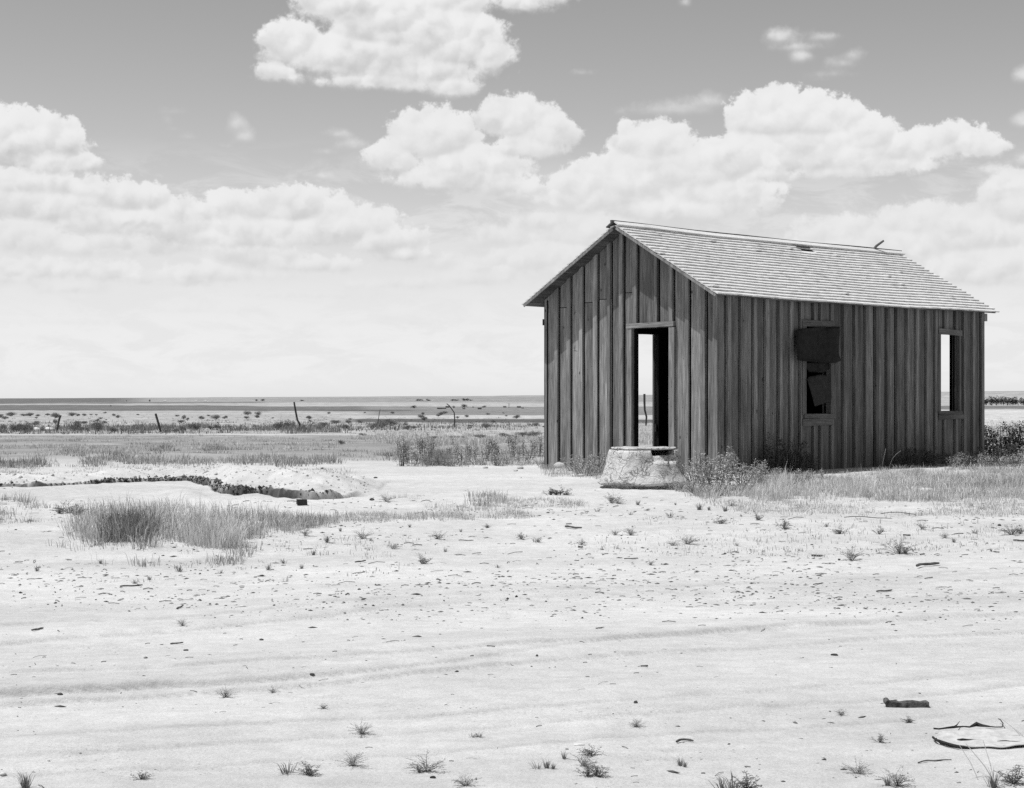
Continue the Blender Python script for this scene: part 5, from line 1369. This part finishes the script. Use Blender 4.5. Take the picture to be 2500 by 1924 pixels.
    for lobes, soft, amp, top, bot, op in CLOUDS:
        Fm = Vm = None
        for (x, y, rx, ry) in lobes:
            nd = n.n('ShaderNodeGroup', node_tree=gr)
            # evaluate the lobes one after the other (keeps the shader's stack small)
            ch = n.n('ShaderNodeVectorMath', operation='ADD'); n.l(P, ch.inputs[0]); n.l(n.math('MULTIPLY', col if Fm is None else Fm, 1e-7), ch.inputs[1])
            n.l(ch.outputs[0], nd.inputs['P'])
            U_, V_ = x * K - CX, CY - y * K
            a_ = math.atan(U_ / F); U_ = a_ * F; V_ = math.atan(V_ / F * math.cos(a_)) * F
            nd.inputs['C'].default_value = (U_, V_, 0); nd.inputs['R'].default_value = (1 / (rx * K * 1.13), 1 / (ry * K * 1.13), 0); nd.inputs['S'].default_value = min(rx, ry) * K * 1.13
            f_, v_ = nd.outputs['f'], nd.outputs['v']
            if Fm is None: Fm, Vm = f_, v_
            else:
                gt = n.ramp(n.math('SUBTRACT', f_, Fm), -24, 24, 0, 1)
                mx = n.n('ShaderNodeMix', data_type='FLOAT'); n.l(gt, mx.inputs[0]); n.l(Vm, mx.inputs[2]); n.l(v_, mx.inputs[3]); Vm = mx.outputs[0]
                Fm = n.math('SMOOTH_MAX', Fm, f_, 16.0)
        f2 = n.math('ADD', Fm, n.math('MULTIPLY', edge, amp))
        # crisp sunlit top, soft base
        sf = n.ramp(Vm, -.8, .3, soft * 5.0, soft * 1.5)
        al = n.math('MULTIPLY', n.ramp(n.math('DIVIDE', f2, sf), 0.0, 1.0, 0, 1), n.math('MULTIPLY', n.ramp(Vm, -1.0, -.1, .55, 1), op))
        sh_ = n.ramp(n.math('ADD', Vm, n.math('MULTIPLY', relief, 2.2)), -.75, .55, bot, top)
        sh_ = n.math('ADD', sh_, n.math('MULTIPLY', relief, .20 * CLOUD_B * op))
        mx = n.n('ShaderNodeMix', data_type='FLOAT'); n.l(al, mx.inputs[0]); n.l(col, mx.inputs[2]); n.l(sh_, mx.inputs[3]); col = mx.outputs[0]
    # haze in front of the low clouds
    lowmix = n.math('POWER', 2.718, n.math('MULTIPLY', n.math('MAXIMUM', el, 0), -1 / 130.))
    mx = n.n('ShaderNodeMix', data_type='FLOAT'); n.l(n.math('MULTIPLY', lowmix, .40), mx.inputs[0]); n.l(col, mx.inputs[2]); mx.inputs[3].default_value = HZ_C; col = mx.outputs[0]
    # the drawn part of the sky lies ahead; elsewhere plain sky with scattered fair weather cloud
    bg1, bg2 = n.n('ShaderNodeBackground'), n.n('ShaderNodeBackground')
    for bg, c in ((bg1, col),):
        cc = n.n('ShaderNodeCombineColor')
        for i in range(3): n.l(c, cc.inputs[i])
        n.l(cc.outputs[0], bg.inputs[0])
    sc_ = n.ramp(n.noise(n.scale(tc, (1, 1, 2.2)), 2.6, 5, .6), .54, .66, 0, .8)
    mx = n.n('ShaderNodeMix', data_type='FLOAT'); n.l(sc_, mx.inputs[0]); n.l(base, mx.inputs[2]); mx.inputs[3].default_value = CLOUD_B * .95
    cc = n.n('ShaderNodeCombineColor')
    for i in range(3): n.l(mx.outputs[0], cc.inputs[i])
    n.l(cc.outputs[0], bg2.inputs[0])
    for b_ in (bg1, bg2): b_.inputs[1].default_value = SKY_STR
    fac = n.math('MULTIPLY', n.ramp(n.math('ABSOLUTE', az), 1700, 2300, 1, 0), n.ramp(el, 1150, 1500, 1, 0))
    ms = n.n('ShaderNodeMixShader'); n.l(fac, ms.inputs[0]); n.l(bg2.outputs[0], ms.inputs[1]); n.l(bg1.outputs[0], ms.inputs[2])
    out = n.n('ShaderNodeOutputWorld'); n.l(ms.outputs[0], out.inputs[0])
    try: w.cycles.sampling_method = 'NONE'
    except Exception: pass

SKY_STR = .1
SKY_R, SKY_G = 1.45, .0
HZ_H, HZ_A, HZ_C = 540., 3.2, 6.9
CLOUD_B = 8.3
_t, _b = CLOUD_B, CLOUD_B * .80
CLOUDS = [
    ([(1330, 470, 330, 110), (1120, 570, 260, 110), (1900, 560, 420, 110), (1400, 600, 400, 100)], 60, .8, _t * .95, _b * 1.1, .38),
    ([(450, 590, 520, 90), (100, 640, 380, 90), (800, 640, 260, 70)], 60, .8, _t * .93, _b * 1.08, .22),
    ([(260, 740, 220, 16), (560, 770, 200, 14), (60, 720, 150, 16), (930, 680, 180, 22), (740, 690, 160, 16)], 22, .6, _t * .98, _b * 1.1, .4),
    # low far banks first, nearer and higher ones over them
    ([(150, 690, 200, 16), (420, 665, 170, 16), (640, 720, 180, 14), (880, 690, 150, 14), (1020, 740, 160, 14)], 16, .5, _t * .95, _b * 1.05, .45),
    ([(150, 620, 110, 22), (330, 600, 150, 26), (640, 632, 150, 16), (560, 590, 110, 20), (20, 600, 110, 26), (860, 610, 160, 24), (1010, 600, 130, 30)], 14, .7, _t * .97, _b * 1.02, .7),
    ([(40, 512, 110, 50), (180, 530, 150, 34), (310, 525, 110, 44), (430, 592, 110, 38), (540, 545, 120, 46), (660, 570, 130, 28), (240, 585, 90, 30), (80, 580, 130, 34)], 10, .85, _t, _b * .98, .85),
    ([(1170, 480, 110, 36), (1080, 510, 110, 40), (1040, 570, 160, 34), (1260, 500, 150, 50), (1160, 570, 160, 60)], 16, .8, _t * .98, _b * 1.05, .85),
    ([(1780, 500, 110, 44), (1960, 478, 110, 50), (2080, 500, 140, 66), (2180, 440, 90, 80), (1870, 530, 180, 50), (2120, 580, 160, 60), (1740, 560, 150, 50)], 12, .85, _t, _b * 1.03, .9),
    ([(60, 398, 170, 44), (180, 408, 120, 36), (100, 445, 150, 52), (-30, 430, 110, 44), (290, 430, 84, 48), (420, 458, 120, 40), (500, 440, 90, 40), (620, 448, 130, 54), (740, 488, 130, 56), (820, 520, 100, 44), (860, 545, 70, 30), (560, 505, 260, 48), (300, 480, 200, 44)], 8, 1.0, _t, _b * .96, 1),
    ([(1250, 420, 120, 60), (1400, 318, 92, 62), (1345, 300, 50, 40), (1460, 370, 150, 70), (1540, 420, 130, 50), (1330, 400, 150, 74), (1580, 440, 80, 36), (1450, 450, 210, 40)], 9, 1.0, _t, _b * 1.02, 1),
    ([(925, 300, 105, 74), (840, 345, 70, 44), (1010, 365, 130, 66), (1085, 405, 100, 36), (940, 250, 50, 26), (960, 385, 130, 40)], 9, 1.0, _t, _b * .99, 1),
    ([(1100, 262, 92, 60), (1060, 232, 46, 36), (1170, 290, 70, 54), (1130, 320, 90, 40)], 9, 1.0, _t, _b, 1),
    ([(1600, 340, 110, 66), (1660, 258, 120, 70), (1755, 265, 120, 62), (1840, 300, 90, 56), (1720, 320, 150, 60), (1640, 372, 90, 30), (1960, 318, 96, 50), (1900, 350, 130, 38), (2035, 300, 66, 44), (2100, 320, 60, 36), (1780, 340, 190, 50), (1900, 330, 120, 40), (1800, 370, 150, 26)], 8, 1.0, _t * 1.02, _b * .99, 1),
    ([(50, 305, 130, 72), (-60, 290, 130, 70), (120, 352, 90, 40)], 8, 1.0, _t * 1.02, _b * .86, 1),
    ([(630, 108, 84, 66), (600, 160, 60, 36), (720, 130, 130, 60), (860, 60, 180, 90), (760, 20, 150, 60), (960, 95, 130, 86), (1040, 125, 60, 56), (830, 178, 170, 36), (960, 190, 80, 40), (920, 10, 170, 50), (800, 125, 210, 66), (900, 155, 170, 44), (1100, 12, 90, 34), (1180, -5, 80, 26)], 12, 1.0, _t * 1.02, _b * .88, 1),
    ([(1450, 236, 120, 30), (1380, 242, 70, 18), (1512, 222, 50, 30)], 30, .55, _t * .97, _b, .8),
    ([(1665, 82, 44, 30), (1700, 102, 84, 20), (1748, 82, 56, 18), (1708, 124, 34, 26)], 22, .5, _t, _b, .85),
    ([(1770, 160, 62, 16), (1800, 138, 42, 22), (1824, 122, 32, 24), (1760, 170, 50, 12)], 26, .5, _t * .95, _b, .7),
    ([(505, 272, 26, 34), (522, 296, 30, 28), (484, 314, 26, 10)], 24, .4, _t * .95, _b, .75),
    ([(372, 240, 34, 12), (357, 258, 14, 16), (372, 276, 22, 10), (402, 294, 34, 12)], 24, .4, _t * .9, _b, .6),
    ([(722, 288, 40, 20), (752, 312, 44, 22), (696, 326, 44, 14), (690, 378, 36, 18)], 22, .45, _t * .97, _b, .85),
    ([(366, 396, 28, 8), (560, 398, 20, 6)], 14, .25, _t * .97, _b, .9),
    ([(1242, 157, 30, 12), (1462, 8, 18, 18), (2190, 165, 34, 30), (2186, 262, 38, 26)], 18, .4, _t * .97, _b, .75),
    ([(2150, 400, 60, 34), (2110, 365, 44, 22), (2190, 345, 44, 26)], 16, .6, _t, _b, .9),
]
build_world()

# ------------------------------------------------------------------ sun, camera, film
sd = bpy.data.lights.new('sun', 'SUN'); sd.energy = 4.6; sd.angle = math.radians(.53); sd.color = (1, 1, 1)
so = bpy.data.objects.new('sun', sd); COL.objects.link(so)
so.rotation_euler = Vector(tuple(-SUN)).to_track_quat('-Z', 'Y').to_euler(); so.location = (-20, 10, 40)

cam = bpy.data.cameras.new('camera'); co_ = bpy.data.objects.new('camera', cam); COL.objects.link(co_)
co_.location = (0, 0, CAMZ); co_.rotation_euler = (PI / 2, 0, 0)
cam.sensor_width = 36; cam.lens = 36 * F / 2500; cam.sensor_fit = 'HORIZONTAL'
cam.shift_y = (CY - 962) / 2500.; cam.clip_start = .1; cam.clip_end = 60000
SC.camera = co_
vs = SC.view_settings; SC.display_settings.display_device = 'sRGB'
vs.view_transform = 'Standard'; vs.look = 'None'; vs.exposure = 0.0; vs.gamma = 1; vs.use_curve_mapping = False
cy = SC.cycles
cy.max_bounces = 5; cy.diffuse_bounces = 3; cy.glossy_bounces = 2; cy.transmission_bounces = 3; cy.transparent_max_bounces = 4
cy.use_denoising = False; cy.caustics_reflective = False; cy.caustics_refractive = False
cy.sample_clamp_indirect = 2; cy.sample_clamp_direct = 1.6
